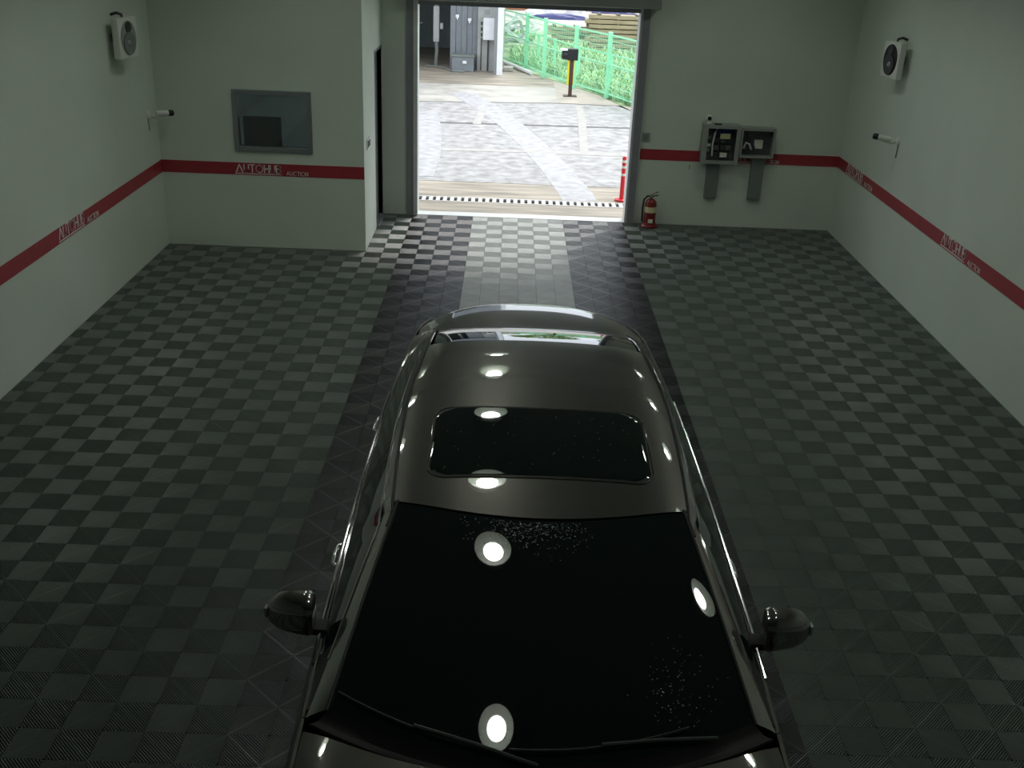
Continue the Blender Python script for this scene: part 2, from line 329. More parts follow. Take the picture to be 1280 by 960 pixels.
# ------------------------------------------------------------------ ribbed floor tiles
U = 0.2; NR = 12; P_ = U/NR
def clip(poly, x0, y0, x1, y1):
    def cut(poly, ax, lim, sgn):
        o = []
        for i in range(len(poly)):
            a, b = poly[i], poly[(i+1) % len(poly)]
            da, db = sgn*(a[ax]-lim), sgn*(b[ax]-lim)
            if da >= 0: o.append(a)
            if (da >= 0) != (db >= 0):
                t_ = da/(da-db); o.append((a[0]+(b[0]-a[0])*t_, a[1]+(b[1]-a[1])*t_))
        return o
    for ax, lim, sg in ((0, x0, 1), (0, x1, -1), (1, y0, 1), (1, y1, -1)):
        if not poly: return poly
        poly = cut(poly, ax, lim, sg)
    return poly
def quadrant(mb, qx, qy, diag, rect=None, lane=None):
    """ribs of one 0.2 m quadrant; diag +1: ribs run (+x,+y), -1: (+x,-y)"""
    x0, y0, x1, y1 = qx, qy, qx+U, qy+U
    if rect: x0, y0, x1, y1 = max(x0, rect[0]), max(y0, rect[1]), min(x1, rect[2]), min(y1, rect[3])
    if x1-x0 < 0.01 or y1-y0 < 0.01: return
    g = 0.0012
    for k in range(-NR+1, NR):
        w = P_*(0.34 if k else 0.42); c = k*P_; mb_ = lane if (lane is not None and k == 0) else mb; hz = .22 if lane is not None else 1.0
        prof = ((-w, -.0042*hz), (-w*.55, -.0011*hz), (0, 0), (w*.55, -.0011*hz), (w, -.0042*hz))
        for q in range(4):
            (d0, z0), (d1, z1) = prof[q], prof[q+1]; c0, c1 = c+d0, c+d1
            if diag > 0: P4 = [(qx-U, qy-U+c0), (qx+2*U, qy+2*U+c0), (qx+2*U, qy+2*U+c1), (qx-U, qy-U+c1)]
            else: P4 = [(qx-U, qy+2*U+c0), (qx+2*U, qy-U+c0), (qx+2*U, qy-U+c1), (qx-U, qy+2*U+c1)]
            p = clip(P4, x0+g, y0+g, x1-g, y1-g)
            if len(p) < 3: continue
            n = len(p); top = []
            for a_, b_ in p:
                d_ = (b_-qy)-(a_-qx) if diag > 0 else (b_-qy)+(a_-qx)-U
                top.append((a_, b_, z0+(z1-z0)*(d_-c0)/(d1-d0)))
            fs_ = [tuple(range(n))]; low = []
            if q in (0, 3):
                ce = c0 if q == 0 else c1; low = [(a_, b_, -.0135) for a_, b_ in p]
                for i in range(n):
                    j = (i+1) % n; dd = [((p[m_][1]-qy)-(p[m_][0]-qx) if diag > 0 else (p[m_][1]-qy)+(p[m_][0]-qx)-U)-ce for m_ in (i, j)]
                    if abs(dd[0]) < 1e-5 and abs(dd[1]) < 1e-5: fs_.append((i, n+i, n+j, j))
            mb_.add(top+low, fs_)
def tile_mesh(par, name, m, m2=None):
    mb = MB(); m_2 = MB() if m2 else None
    for a in (-1, 0):
        for b in (-1, 0): quadrant(mb, a*U, b*U, -1 if (a+b+par) % 2 == 0 else 1, None, m_2)
    nf = len(mb.f)
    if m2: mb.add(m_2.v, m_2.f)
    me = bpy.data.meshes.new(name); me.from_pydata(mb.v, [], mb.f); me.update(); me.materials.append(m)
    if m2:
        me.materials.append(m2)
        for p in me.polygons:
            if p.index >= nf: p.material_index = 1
    return me
# tile centres at even multiples of U; quadrant (i,j) is '/' when i+j even
mats3 = {'g': MT['rib_grey'], 'b': MT['rib_black'], 'l': MT['rib_light']}
glint3 = {'g': None, 'b': MT['glint_b'], 'l': MT['glint_l']}
TM = {c: tile_mesh(0, 'ribbed_tile_'+{'g': 'grey', 'b': 'black', 'l': 'light'}[c], mats3[c], glint3[c]) for c in 'gbl'}
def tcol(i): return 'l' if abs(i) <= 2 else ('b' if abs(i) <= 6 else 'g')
tiles = []
for i in range(-20, 22, 2):
    for j in range(-1, -86, -2): tiles.append((i, j))
def px_size(i, j):
    p = Vector((i*U, j*U, 0))-CAM; z = p.dot(fwd)
    if z < 0.5: return 0
    a, b = p.dot(rr)/z*1308.6, p.dot(uu)/z*1308.6
    if abs(a) > 690 or abs(b) > 540: return 0
    if abs(i*U-0.045) < 0.75 and -11.5 < j*U < -6.9: return 0
    return 1/z
full = [t_ for t_ in tiles if abs(t_[0]) <= 18 and -84 < t_[1]]
full = sorted(full, key=lambda t_: -px_size(*t_))[:300]
fs = set(full)
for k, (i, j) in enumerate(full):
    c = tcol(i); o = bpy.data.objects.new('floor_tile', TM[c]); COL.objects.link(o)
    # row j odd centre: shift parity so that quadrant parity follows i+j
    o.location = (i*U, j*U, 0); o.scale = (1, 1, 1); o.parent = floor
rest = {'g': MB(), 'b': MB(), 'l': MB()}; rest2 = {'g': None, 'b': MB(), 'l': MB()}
RC = (-20.6*U, -85*U, 20.8*U, 0)
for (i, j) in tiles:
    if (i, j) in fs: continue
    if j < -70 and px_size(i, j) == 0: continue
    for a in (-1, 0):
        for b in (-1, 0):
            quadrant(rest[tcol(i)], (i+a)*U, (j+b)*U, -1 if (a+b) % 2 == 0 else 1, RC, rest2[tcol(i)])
for c, nm in (('g', 'grey ribbed floor tiles beyond and beside the single ones'), ('b', 'black ribbed floor tiles of the driving lane'), ('l', 'light grey ribbed floor tiles of the lane centre')):
    nf = len(rest[c].f)
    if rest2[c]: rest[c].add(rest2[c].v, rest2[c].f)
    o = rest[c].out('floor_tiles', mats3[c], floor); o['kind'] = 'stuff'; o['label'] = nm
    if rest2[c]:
        o.data.materials.append(glint3[c])
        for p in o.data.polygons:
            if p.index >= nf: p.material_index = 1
struct(MB().box(DL, DR, -0.001, T, -0.02, 0.004).out('trim_12', MT['rail']), 'pale threshold strip of the doorway')

# ------------------------------------------------------------------ lamps
def lamp(x, y):
    t = thing('ceiling_lamp', (x, y, ZC), 'round white ceiling lamp mirrored in the car', 'ceiling lamp', 'ceiling lamps')
    MB().lathe((x, y, ZC), (0, 0, -1), [(0, .12), (.02, .205), (.12, .215), (.12, .203), (.10, .19), (.035, .125)], 32).out('reflector', MT['lamptrim'], t, True)
    MB().lathe((x, y, ZC-.036), (0, 0, -1), [(0, .112), (.006, .108), (.008, .02)], 24).out('lens', MT['lens'], t, True)
    return t
lamp0 = lamp(-0.36, -10.55)
ORD = ('first', 'second', 'third', 'fourth', 'fifth', 'sixth')
for x, side in ((-2.45, 'left'), (-0.36, 'middle'), (2.5, 'right')):
    for k in range(4 if side == 'left' else 6):
        y = -1.7-1.77*k; lb = 'round white ceiling lamp, %s from the doorway in the %s row' % (ORD[k], side)
        if side == 'middle' and k == 5: lamp0['label'] = lb
        else: dup(lamp0, (x, y, ZC), lb)
#@@REST
# ------------------------------------------------------------------ the car
CX = 0.045
def crv(pts):
    xs = [p[0] for p in pts]; ys = [p[1] for p in pts]; n = len(xs)
    m_ = []
    for i in range(n):
        if i == 0: m_.append((ys[1]-ys[0])/(xs[1]-xs[0]))
        elif i == n-1: m_.append((ys[-1]-ys[-2])/(xs[-1]-xs[-2]))
        else: m_.append(((ys[i+1]-ys[i])/(xs[i+1]-xs[i])*(xs[i]-xs[i-1])+(ys[i]-ys[i-1])/(xs[i]-xs[i-1])*(xs[i+1]-xs[i]))/(xs[i+1]-xs[i-1]))
    def f(x):
        x = min(max(x, xs[0]), xs[-1]); i = 0
        while i < n-2 and x > xs[i+1]: i += 1
        h = xs[i+1]-xs[i]; t_ = (x-xs[i])/h; t2, t3 = t_*t_, t_**3
        return (2*t3-3*t2+1)*ys[i]+(t3-2*t2+t_)*h*m_[i]+(-2*t3+3*t2)*ys[i+1]+(t3-t2)*h*m_[i+1]
    return f
zroof = crv([(-10.3, 1.265), (-9.93, 1.342), (-9.74, 1.370), (-9.16, 1.425), (-8.62, 1.447), (-8.4, 1.449), (-8.15, 1.437), (-7.8, 1.375), (-7.4, 1.245), (-7.05, 1.12), (-6.9, 1.06)])
wroof = crv([(-10.3, .62), (-9.9, .635), (-9.4, .655), (-8.8, .655), (-8.1, .615), (-7.5, .62), (-7.0, .66)])
xbelt = crv([(-12.0, .74), (-11.7, .82), (-11.3, .86), (-10.8, .872), (-10.2, .885), (-9.4, .888), (-8.6, .878), (-7.9, .858), (-7.2, .815), (-6.95, .79), (-6.75, .755), (-6.6, .71)])
zbelt = crv([(-12.0, .80), (-11.5, .885), (-11.0, .94), (-10.6, .955), (-9.5, .965), (-8.2, .985), (-7.4, 1.0), (-6.9, 1.01), (-6.6, .99)])
def RZ(x, y):
    q = min(1.0, abs(x)/wroof(y)); return zroof(y) - .026*q**2 - .022*q**7
yt = lambda x: -9.93+.14*(x/.62)**2
yw = lambda x: -11.0+.26*(x/.785)**2
yh = lambda x: -11.04+.24*(x/.785)**2
yend = lambda x: -6.33-.80*abs(x/.93)**3
yfront = lambda x: -12.12+.55*abs(x/.93)**3
def WS(u, v):
    xt, xw_ = .625*u, .785*u
    a = Vector((xt, yt(xt), RZ(xt, yt(xt))-.003)); b = Vector((xw_, yw(xw_), .995-.0*(u*u)))
    p = a.lerp(b, v); p.z += 4*v*(1-v)*.022*(1-.4*u*u); return p
def grid(name, f, nu, nv, m_, parent, thick=0.0, smooth=True, flip=1):
    """surface f(a,b)->Vector (car x without CX), a,b in 0..1; thickened inwards"""
    vs_ = []; fs_ = []
    P0 = [[f(i/nu, j/nv) for i in range(nu+1)] for j in range(nv+1)]
    for row in P0: vs_ += [(p.x+CX, p.y, p.z) for p in row]
    for j in range(nv):
        for i in range(nu):
            k = j*(nu+1)+i; fs_.append((k, k+1, k+nu+2, k+nu+1))
    if thick:
        N = len(vs_)
        cen = Vector((0, -9.3, .6))
        for j in range(nv+1):
            for i in range(nu+1):
                a = P0[j][min(i+1, nu)]-P0[j][max(i-1, 0)]; b = P0[min(j+1, nv)][i]-P0[max(j-1, 0)][i]
                n = a.cross(b)
                n = n.normalized() if n.length > 1e-9 else Vector((0, 0, 1))
                if n.dot(P0[j][i]-Vector((0, P0[j][i].y*.85+cen.y*.15, .55))) < 0: n = -n
                q = P0[j][i]-n*thick; vs_.append((q.x+CX, q.y, q.z))
        fs_ += [tuple(N+k for k in reversed(f_)) for f_ in fs_]
        bd = [i for i in range(nu+1)]+[j*(nu+1)+nu for j in range(1, nv+1)]+[nv*(nu+1)+i for i in range(nu-1, -1, -1)]+[j*(nu+1) for j in range(nv-1, 0, -1)]
        for i in range(len(bd)):
            a, b = bd[i], bd[(i+1) % len(bd)]; fs_.append((a, a+N, b+N, b))
    return link(name, vs_, fs_, m_, parent, smooth=35 if smooth else False)

car = thing('car', (CX, -9.3, 0), 'dark bronze-grey sedan with black sunroof parked in the middle of the lane', 'car')
L = lambda a, b, t_: a+(b-a)*t_
# roof, with an opening for the sunroof panel drawn as an inset glass panel on top
rf = grid('roof', lambda a, b: (lambda u: Vector((u*wroof(L(yt(u*.625), -8.13, b)), L(yt(u*.625), -8.13-.02*u*u, b), RZ(u*wroof(L(yt(u*.625), -8.13, b)), L(yt(u*.625), -8.13-.02*u*u, b)))))(2*a-1), 36, 40, MT['paint'], car, .02)
# sunroof: rounded rectangle lying on the roof skin
def rrect(x0, x1, y0, y1, r, n=8):
    o = []
    for cx_, cy_, a0 in ((x1-r, y1-r, 0), (x0+r, y1-r, 90), (x0+r, y0+r, 180), (x1-r, y0+r, 270)):
        for k in range(n+1):
            a = math.radians(a0+90*k/n); o.append((cx_+r*math.cos(a), cy_+r*math.sin(a)))
    return o
def sun_panel(name, grow, lift, m_, parent, r):
    out = rrect(-.50-grow, .50+grow, -9.64-grow, -9.05+grow, r)
    cx_, cy_ = 0, -9.345; vs_ = []; fs_ = []; NXP, NYP = 40, 28; xa, ya, yb_ = .50+grow, -9.64-grow, -9.05+grow
    for j in range(NYP+1):
        y = L(ya, yb_, (1-math.cos(PI*j/NYP))/2); e_ = max(0, ya+r-y, y-(yb_-r)); xe = xa-r+math.sqrt(max(0, r*r-e_*e_))
        for i in range(NXP+1):
            x = xe*(2*i/NXP-1); edge = i in (0, NXP) or j in (0, NYP); vs_.append((CX+x, y, RZ(x, y)+(lift if not edge else lift-.006)))
    for j in range(NYP):
        for i in range(NXP): k = j*(NXP+1)+i; fs_.append((k, k+1, k+NXP+2, k+NXP+1))
    return link(name, vs_, fs_, m_, parent, smooth=50)
sun_panel('sunroof', 0, .0065, MT['carglass'], car, .085)
sun_panel('sunroof_seal', .010, .0035, MT['rubber'], car, .09)
mb = MB(); out = rrect(-.513, .513, -9.653, -9.037, .095, 14)
dense = []
for i in range(len(out)):
    p, q = out[i], out[(i+1) % len(out)]; n_ = max(1, int(math.hypot(q[0]-p[0], q[1]-p[1])/.03)); dense += [(p[0]+(q[0]-p[0])*k/n_, p[1]+(q[1]-p[1])*k/n_) for k in range(n_)]
out = dense
mb.tube([(CX+x, y, RZ(x, y)+.003) for x, y in out+out[:2]], .0028, 6); mb.out('sunroof_edge', MT['paint'], car, True)
# windscreen, rear window
grid('windshield', lambda a, b: WS((2*a-1)*.985, .01+.975*b), 30, 24, MT['carglass'], car, .006)
def RG(a, b):
    y = L(-8.115, -7.06, b); u = (2*a-1)*.955; x = u*wroof(y); y2 = y-.02*u*u*(1-b)-.02*u*u*b; return Vector((x, y2, RZ(x, y2)-.004))
grid('rear_window', RG, 24, 22, MT['carglass'], car, .006)
# cowl, hood, trunk
def cowl(a, b):
    u = 2*a-1; x = .81*u; p = WS(u*.99, .985); q = Vector((x*1.03, yh(x), .972)); r_ = p.lerp(q, b); r_.z -= .022*math.sin(PI*b); return r_
grid('cowl', cowl, 24, 4, MT['rubber'], car, .01)
def hood(a, b):
    u = 2*a-1; y = L(yh(.8*u), yfront(.8*u)+.0, b); x = u*(xbelt(y)-.014); z = .985+.0*b-.025*u*u+.012*math.sin(PI*b)-.19*b**2.6
    return Vector((x, y, z-.02*max(0, abs(u)-.9)*10))
grid('hood', hood, 30, 16, MT['paint'], car, .015)
def trunk(a, b):
    u = 2*a-1; x = u*.765; y0 = -7.045-.02*u*u; y1 = yend(x); y = L(y0, y1, b); d = y1-y
    f = crv([(0, .955), (.02, 1.0), (.05, 1.033), (.1, 1.056), (.17, 1.07), (.26, 1.078), (.75, 1.088)])
    return Vector((x, y, f(d)-.03*u**2-.02*abs(u)**9))
grid('trunk_lid', trunk, 36, 26, MT['paint'], car, .015)
# greenhouse sides
def TOP(y):
    if y <= yt(.625):
        lo, hi = 0.0, 1.0
        for _ in range(26):
            mid = (lo+hi)/2
            if WS(1, mid).y > y: lo = mid
            else: hi = mid
        return WS(1, (lo+hi)/2)
    w = wroof(y); return Vector((w, y, RZ(w, y)))
def BEL(y): return Vector((xbelt(y)-.01, y, zbelt(y)))
def SIDE(y, s):
    a, b = BEL(y), TOP(y); p = a.lerp(b, s); p.x += .03*4*s*(1-s)*min(1, (b-a).length/.4); return p
def sidegrid(name, s_, y0f, y1f, s0f, s1f, m_, nu=18, nv=6, thick=.008):
    def f(a, b):
        s = None; ya, yb_ = y0f, y1f
        y = L(ya, yb_, a); s = L(s0f(y), s1f(y), b); p = SIDE(y, s); return Vector((p.x*s_, p.y, p.z))
    return grid(name, f, nu, nv, m_, car, thick)
def hgt(y): return max(.02, (TOP(y)-BEL(y)).length)
rail = lambda y: max(0.0, 1-(.062+.02*max(0, -9.9-y))/hgt(y))
for s_ in (-1, 1):
    # painted rail and windscreen pillar as one strip
    sidegrid('roof_rail', s_, -10.74, -8.0, rail, lambda y: 1.0, MT['paint'], 44, 4, .01)
    top_ = lambda y: max(0.004, rail(y)-.012)
    sidegrid('front_side_window', s_, -10.42, -9.35, lambda y: .0, top_, MT['carglass'])
    sidegrid('door_pillar', s_, -9.345, -9.255, lambda y: .0, top_, MT['black'], 2)
    sidegrid('rear_side_window', s_, -9.25, -8.02, lambda y: .0, lambda y: top_(y)*min(1, .35+(-8.02-y)*3.2), MT['carglass'])
    sidegrid('mirror_triangle', s_, -10.70, -10.425, lambda y: 0.0, top_, MT['black'], 4, 3)
    sidegrid('rear_pillar', s_, -7.995, -7.05, lambda y: 0.0, lambda y: 1.0, MT['paint'], 16, 8, .01)
    sidegrid('quarter_glass_frame', s_, -8.35, -8.0, lambda y: top_(y)*min(1, .35+(-8.02-y)*3.2)+.01, lambda y: rail(y), MT['paint'], 6, 4)
    MB().tube([(CX+s_*(SIDE(y, 0).x+.012), y, SIDE(y, 0).z+.006) for y in [L(-10.45, -7.95, k/30) for k in range(31)]], .0075, 8).out('belt_trim', MT['chrome'], car, True)
    MB().tube([(CX+s_*(TOP(y).x+.002), y, TOP(y).z+.003) for y in [L(-9.93, -7.1, k/34) for k in range(35)]], .0065, 6).out('roof_ditch_strip', MT['rubber'], car, True)
    MB().tube([(CX+s_*(SIDE(y, rail(y)).x+.003), y, SIDE(y, rail(y)).z) for y in [L(-10.5, -8.1, k/30) for k in range(31)]], .004, 6).out('window_trim', MT['chrome'], car, True)
    MB().tube([(CX+s_*(WS(.99, v).x), WS(.99, v).y, WS(.99, v).z+.004) for v in [k/16 for k in range(17)]], .006, 6).out('windshield_trim', MT['rubber'], car, True)
# body sides
ARC = ((-7.62, .37), (-11.2, .37))
def zbot(y):
    z = .21
    for c, r_ in ARC:
        if abs(y-c) < r_: z = max(z, .33+math.sqrt(r_*r_-(y-c)**2)*1.0)
    return min(z, .72)
prof = [(.21, -.03), (.30, .035), (.45, .052), (.60, .056), (.72, .060), (.80, .052), (.86, .040), (.92, .018), (1.0, 0)]
def BODY(y, s):
    k = s*(len(prof)-1); i = min(int(k), len(prof)-2); t_ = k-i
    z = L(prof[i][0], prof[i+1][0], t_); dx = L(prof[i][1], prof[i+1][1], t_)
    zb = zbot(y); zt_ = zbelt(y)
    if z < .86: z2 = zb+(z-.21)/(.65)*(zt_-.10-zb)
    else: z2 = zt_-.10+(z-.86)/.14*.10
    taper = 1-.5*max(0, (-6.95-y < 0)*(y+6.95)/.35)-.4*max(0, (-11.75-y)/.4)
    return Vector((xbelt(y)+dx*taper, y, z2))
def panel(name, s_, y0, y1, nu):
    o = grid(name, lambda a, b: (lambda p: Vector((p.x*s_, p.y, p.z)))(BODY(L(y0, y1, a), b)), nu, 16, MT['paint'], car, .012)
    return o
for s_ in (-1, 1):
    panel('front_fender', s_, -12.0, -10.735, 36)
    for nm, y0, y1, yh_ in (('front_door', -10.73, -9.31, -9.50), ('rear_door', -9.305, -7.99, -8.12)):
        d_ = panel(nm, s_, y0, y1, 16)
        p0 = BODY(yh_-.09, .70); p1 = BODY(yh_+.09, .70)
        X = lambda p, o_: CX+s_*(p.x+o_)
        MB().tube([(X(p0, -.005), p0.y, p0.z), (X(p0, .014), p0.y+.02, p0.z), (X(p1, .018), (p0.y+p1.y)/2, p0.z+.003), (X(p1, .014), p1.y-.02, p1.z), (X(p1, -.005), p1.y, p1.z)], .012, 10).out('door_handle', MT['chrome'], d_, True)
    panel('rear_quarter_panel', s_, -7.985, -6.62, 40)
    # sills
    MB().bbox(CX+s_*.80-.08, CX+s_*.80+.08, -10.78, -8.05, .14, .235, .02).out('sill', MT['black'], car)
    # door mirror
    rings = []
    for k in range(11):
        t_ = k/10; x = L(.912, 1.122, t_); e_ = (1-.16*t_)*(1-t_**4.5)**.5 if t_ < 1 else 0.0
        e0 = min(1, .84+t_*1.6) if t_ < .1 else 1
        ry, rz = .085*max(e_, .05)*e0, .098*max(e_, .05)*e0
        cy_, cz = -10.215+.045*t_, 1.035-.02*t_
        ring = []
        for q in range(18):
            a = 2*PI*q/18; c, s2 = math.cos(a), math.sin(a)
            yy = cy_+ (ry*abs(c)**.8*(1 if c > 0 else -1) if c < 0 else ry*.35*c**.4)
            ring.append((CX+s_*x, yy, cz+rz*abs(s2)**.85*(1 if s2 > 0 else -1)))
        rings.append(ring)
    mm = MB().ring(rings).out('door_mirror', MT['paint'], car, 50)
    MB().bbox(CX+s_*1.02-.075, CX+s_*1.02+.075, -10.180, -10.170, .975, 1.07, .003).out('mirror_glass', MT['carglass'], mm)
    MB().bbox(min(CX+s_*.85, CX+s_*.94), max(CX+s_*.85, CX+s_*.94), -10.26, -10.18, .95, .985, .015).out('mirror_stalk', MT['rubber'], mm, 40)
    MB().bbox(CX+s_*1.113-.006, CX+s_*1.113+.006, -10.215, -10.18, 1.0, 1.045, .003).out('turn_lamp', MT['headlamp'], mm)
# bumpers, lamps
def endsurf(name, fy, sgn, x0, x1, z0, z1, m_, off=0.0, bulge=.03, nu=24, par=None):
    def f(a, b):
        x = L(x0, x1, a); z = L(z0, z1, b); y = fy(x)+sgn*(off+bulge*math.sin(PI*min(1, max(0, (z-.2)/.75)))); return Vector((x*(1+.04*(1-abs(2*b-1))), y, z))
    return grid(name, f, nu, 8, m_, par or car, .012)
rb = lambda x: -6.36-.80*abs(x/.97)**3
fb = lambda x: -12.12+.55*abs(x/.97)**3
endsurf('rear_bumper', rb, 1, -.84, .84, .22, .64, MT['paint'], .05, .03)
endsurf('trunk_face', rb, 1, -.50, .50, .65, .97, MT['paint'], .02, .02)
for s_ in (-1, 1):
    endsurf('tail_lamp', rb, 1, min(s_*.51, s_*.80), max(s_*.51, s_*.80), .70, .95, MT['taillamp'], .01, .02, 10)
    endsurf('headlamp', fb, -1, min(s_*.50, s_*.84), max(s_*.50, s_*.84), .62, .76, MT['headlamp'], .0, .02, 10)
endsurf('front_bumper', fb, -1, -.84, .84, .2, .61, MT['paint'], .02, .04)
endsurf('grille', fb, -1, -.48, .48, .62, .78, MT['black'], .0, .02)
MB().box(CX-.72, CX+.72, -11.9, -6.6, .2, .26).out('underbody', MT['rubber'], car)
MB().box(CX-.62, CX+.62, -10.7, -7.1, .26, .93).out('cabin_lining', MT['rubber'], car)
# wheels
def wheel(y, s_):
    c = (CX+s_*.82, y, .33); ax = (s_, 0, 0)
    w_ = MB().lathe(c, ax, [(-.11, .23), (-.10, .31), (-.06, .33), (.05, .33), (.09, .315), (.105, .25), (.10, .225), (-.10, .22)], 40).out('wheel', MT['rubber'], car, True)
    mb = MB().lathe(c, ax, [(-.08, .222), (.095, .228), (.10, .215), (.05, .20), (.045, .12), (-.08, .11)], 32)
    for k in range(10):
        a = 2*PI*k/10; mb.bar((c[0]+s_*.06, c[1]+.03*math.cos(a), c[2]+.03*math.sin(a)), (c[0]+s_*.085, c[1]+.215*math.cos(a), c[2]+.215*math.sin(a)), .03, .025, (1, 0, 0))
    mb.lathe((c[0]+s_*.05, c[1], c[2]), ax, [(0, .05), (.03, .045), (.035, .01)], 16)
    mb.out('rim', MT['alloy'], w_, True)
for y in (-7.62, -11.2):
    for s_ in (-1, 1): wheel(y, s_)
# wipers
def ws_at(x, lift):
    y = None; lo, hi = 0.0, 1.0
    return lambda v: (lambda p: (p.x+CX, p.y, p.z+lift))(WS(x/L(.625, .785, v), v))
def wiper(xa, va, xb_, vb, px_, pv):
    n = 10; pts = [ws_at(L(xa, xb_, k/n), .016)(L(va, vb, k/n)) for k in range(n+1)]
    w_ = MB().tube(pts, .0065, 6).out('wiper', MT['black'], car, True)
    mid = ws_at(L(xa, xb_, .5), .028)(L(va, vb, .5)); piv = ws_at(px_, .02)(pv)
    MB().tube([piv, Vector(piv).lerp(Vector(mid), .5)+Vector((0, 0, .006)), mid], .007, 6).out('wiper_arm', MT['darkgrey'], w_, True)
wiper(-.745, .93, -.16, .965, -.02, 1.0)
wiper(-.12, .955, .52, .935, .62, 1.0)
# water drops on windscreen and sunroof
mb = MB()
def dropp(p, r_):
    p = Vector(p); mb.add([tuple(p+Vector((r_*a, r_*b, c*r_))) for a, b, c in ((1,0,0),(.5,.87,0),(-.5,.87,0),(-1,0,0),(-.5,-.87,0),(.5,-.87,0),(0,0,.7))], [(0,1,6),(1,2,6),(2,3,6),(3,4,6),(4,5,6),(5,0,6)])
for k in range(420):
    u = random.gauss(-.08, .22); v = abs(random.gauss(.03, .06))
    if u < -.55 or u > .35: continue
    p = WS(u, min(.3, .02+v)); dropp((p.x+CX, p.y, p.z), random.uniform(.0012, .0028))
for k in range(110):
    u = random.gauss(.68, .1); v = random.gauss(.78, .09)
    if not (-.9 < u < .93 and .1 < v < .93): continue
    p = WS(u, v); dropp((p.x+CX, p.y, p.z), random.uniform(.0012, .003))
for k in range(60):
    x, y = random.uniform(-.45, .45), random.uniform(-9.6, -9.1); dropp((x+CX, y, RZ(x, y)+.0065), random.uniform(.0012, .0032))
o = mb.out('water_drops', MT['drop'], car, True); o['kind'] = 'stuff'; o['label'] = 'water drops on the glass'

# ------------------------------------------------------------------ things on the walls
# electrical cabinets on the far wall
D1, D2 = -0.17, -0.15
t = thing('electrical_cabinet', (2.58, 0, .85), 'left grey electrical cabinet with crowded breakers and yellow label, right of the doorway', 'cabinet', 'electrical cabinets')
x0, x1, z0, z1 = 2.335, 2.80, .865, 1.36
MB().box(x0, x1, -.012, 0.0, z0, z1).out('back_plate', MT['cabin'], t)
m = MB()
for a in ((x0, x0+.02, z0, z1), (x1-.02, x1, z0, z1), (x0+.02, x1-.02, z0, z0+.02), (x0+.02, x1-.02, z1-.02, z1)): m.box(a[0], a[1], D1, -.012, a[2], a[3])
m.out('casing', MT['boxgrey'], t)
for a in ((x0-.005, x0+.055, z0, z1), (x1-.05, x1+.005, z0, z1), (x0+.055, x1-.05, z0, z0+.045), (x0+.055, x1-.05, z1-.045, z1)):
    MB().bbox(a[0], a[1], D1-.02, D1, a[2], a[3], .004).out('door_frame', MT['boxgrey'], t)
for k in range(3):
    for j in range(4):
        MB().bbox(2.50+.075*k, 2.56+.075*k, -.08, -.012, .93+.095*j, .995+.095*j, .004).out('breaker', MT['cabin' if (k+j) % 2 else 'darkgrey'], t)
for j in range(5): MB().bbox(2.405, 2.45, -.07, -.012, .92+.08*j, .97+.08*j, .003).out('relay', MT['boxgrey' if j % 2 else 'cabin'], t)
MB().box(2.56, 2.69, -.105, -.1, 1.175, 1.245).out('label', MT['yellowlab'], t)
MB().box(2.58, 2.67, -.105, -.1, .94, 1.0).out('label', MT['paper'], t); MB().box(2.40, 2.45, -.09, -.085, 1.07, 1.105).out('label', MT['paper'], t)
MB().tube([(2.48, -.09, .95), (2.47, -.11, 1.1), (2.49, -.1, 1.25), (2.52, -.09, 1.3)], .012, 6).out('cable', MT['white'], t, True)
for k in range(4): MB().tube([(2.5+.04*k, -.09, 1.22), (2.52+.04*k, -.12, 1.29+.008*k), (2.58+.035*k, -.12, 1.3), (2.64+.02*k, -.09, 1.23)], .010, 6).out('cable', MT['blue'], t, True)
MB().bbox(2.46, 2.55, D1-.01, D1+.06, z1, z1+.015, .003).out('vent_cap', MT['black'], t)
t = thing('electrical_cabinet', (3.05, 0, .95), 'right smaller grey electrical cabinet with dark interior and white label', 'cabinet', 'electrical cabinets')
x0, x1, z0, z1 = 2.815, 3.26, .955, 1.335
MB().box(x0, x1, -.012, 0.0, z0, z1).out('back_plate', MT['cabin'], t)
m = MB()
for a in ((x0, x0+.018, z0, z1), (x1-.018, x1, z0, z1), (x0+.018, x1-.018, z0, z0+.018), (x0+.018, x1-.018, z1-.018, z1)): m.box(a[0], a[1], D2, -.012, a[2], a[3])
m.out('casing', MT['boxgrey'], t)
for a in ((x0, x0+.03, z0, z1), (x1-.03, x1, z0, z1), (x0+.03, x1-.03, z0, z0+.028), (x0+.03, x1-.03, z1-.035, z1)):
    MB().bbox(a[0], a[1], D2-.015, D2, a[2], a[3], .003).out('door_frame', MT['boxgrey'], t)
MB().bbox(3.02, 3.13, -.06, -.012, 1.06, 1.17, .004).out('label', MT['paper'], t)
for j in range(3): MB().bbox(2.89+.05*j, 2.93+.05*j, -.09, -.012, 1.03, 1.13-.02*j, .004).out('relay', MT['darkgrey'], t)
MB().tube([(2.88, -.08, 1.06), (2.90, -.1, 1.14), (2.95, -.1, 1.12), (2.98, -.08, 1.05)], .013, 6).out('cable', MT['white'], t, True)
MB().tube([(2.9, -.06, 1.28), (2.92, -.08, 1.2), (2.97, -.07, 1.15)], .01, 6).out('cable', MT['darkgrey'], t, True)
for i, (xa, xb_, z1, lb) in enumerate(((2.445, 2.60, .862, 'grey cable duct running down from the left electrical cabinet'), (3.02, 3.18, .952, 'grey cable duct running down from the right electrical cabinet'))):
    t = thing('cable_duct', ((xa+xb_)/2, 0, .385), lb, 'duct', 'cable ducts below the cabinets')
    MB().bbox(xa, xb_, -.075, 0.0, .385, z1, .006).out('trunking', MT['duct'], t)
    MB().bbox(xa-.003, xb_+.003, -.082, -.0765, .40, z1-.002, .002).out('cover', MT['duct'], t)
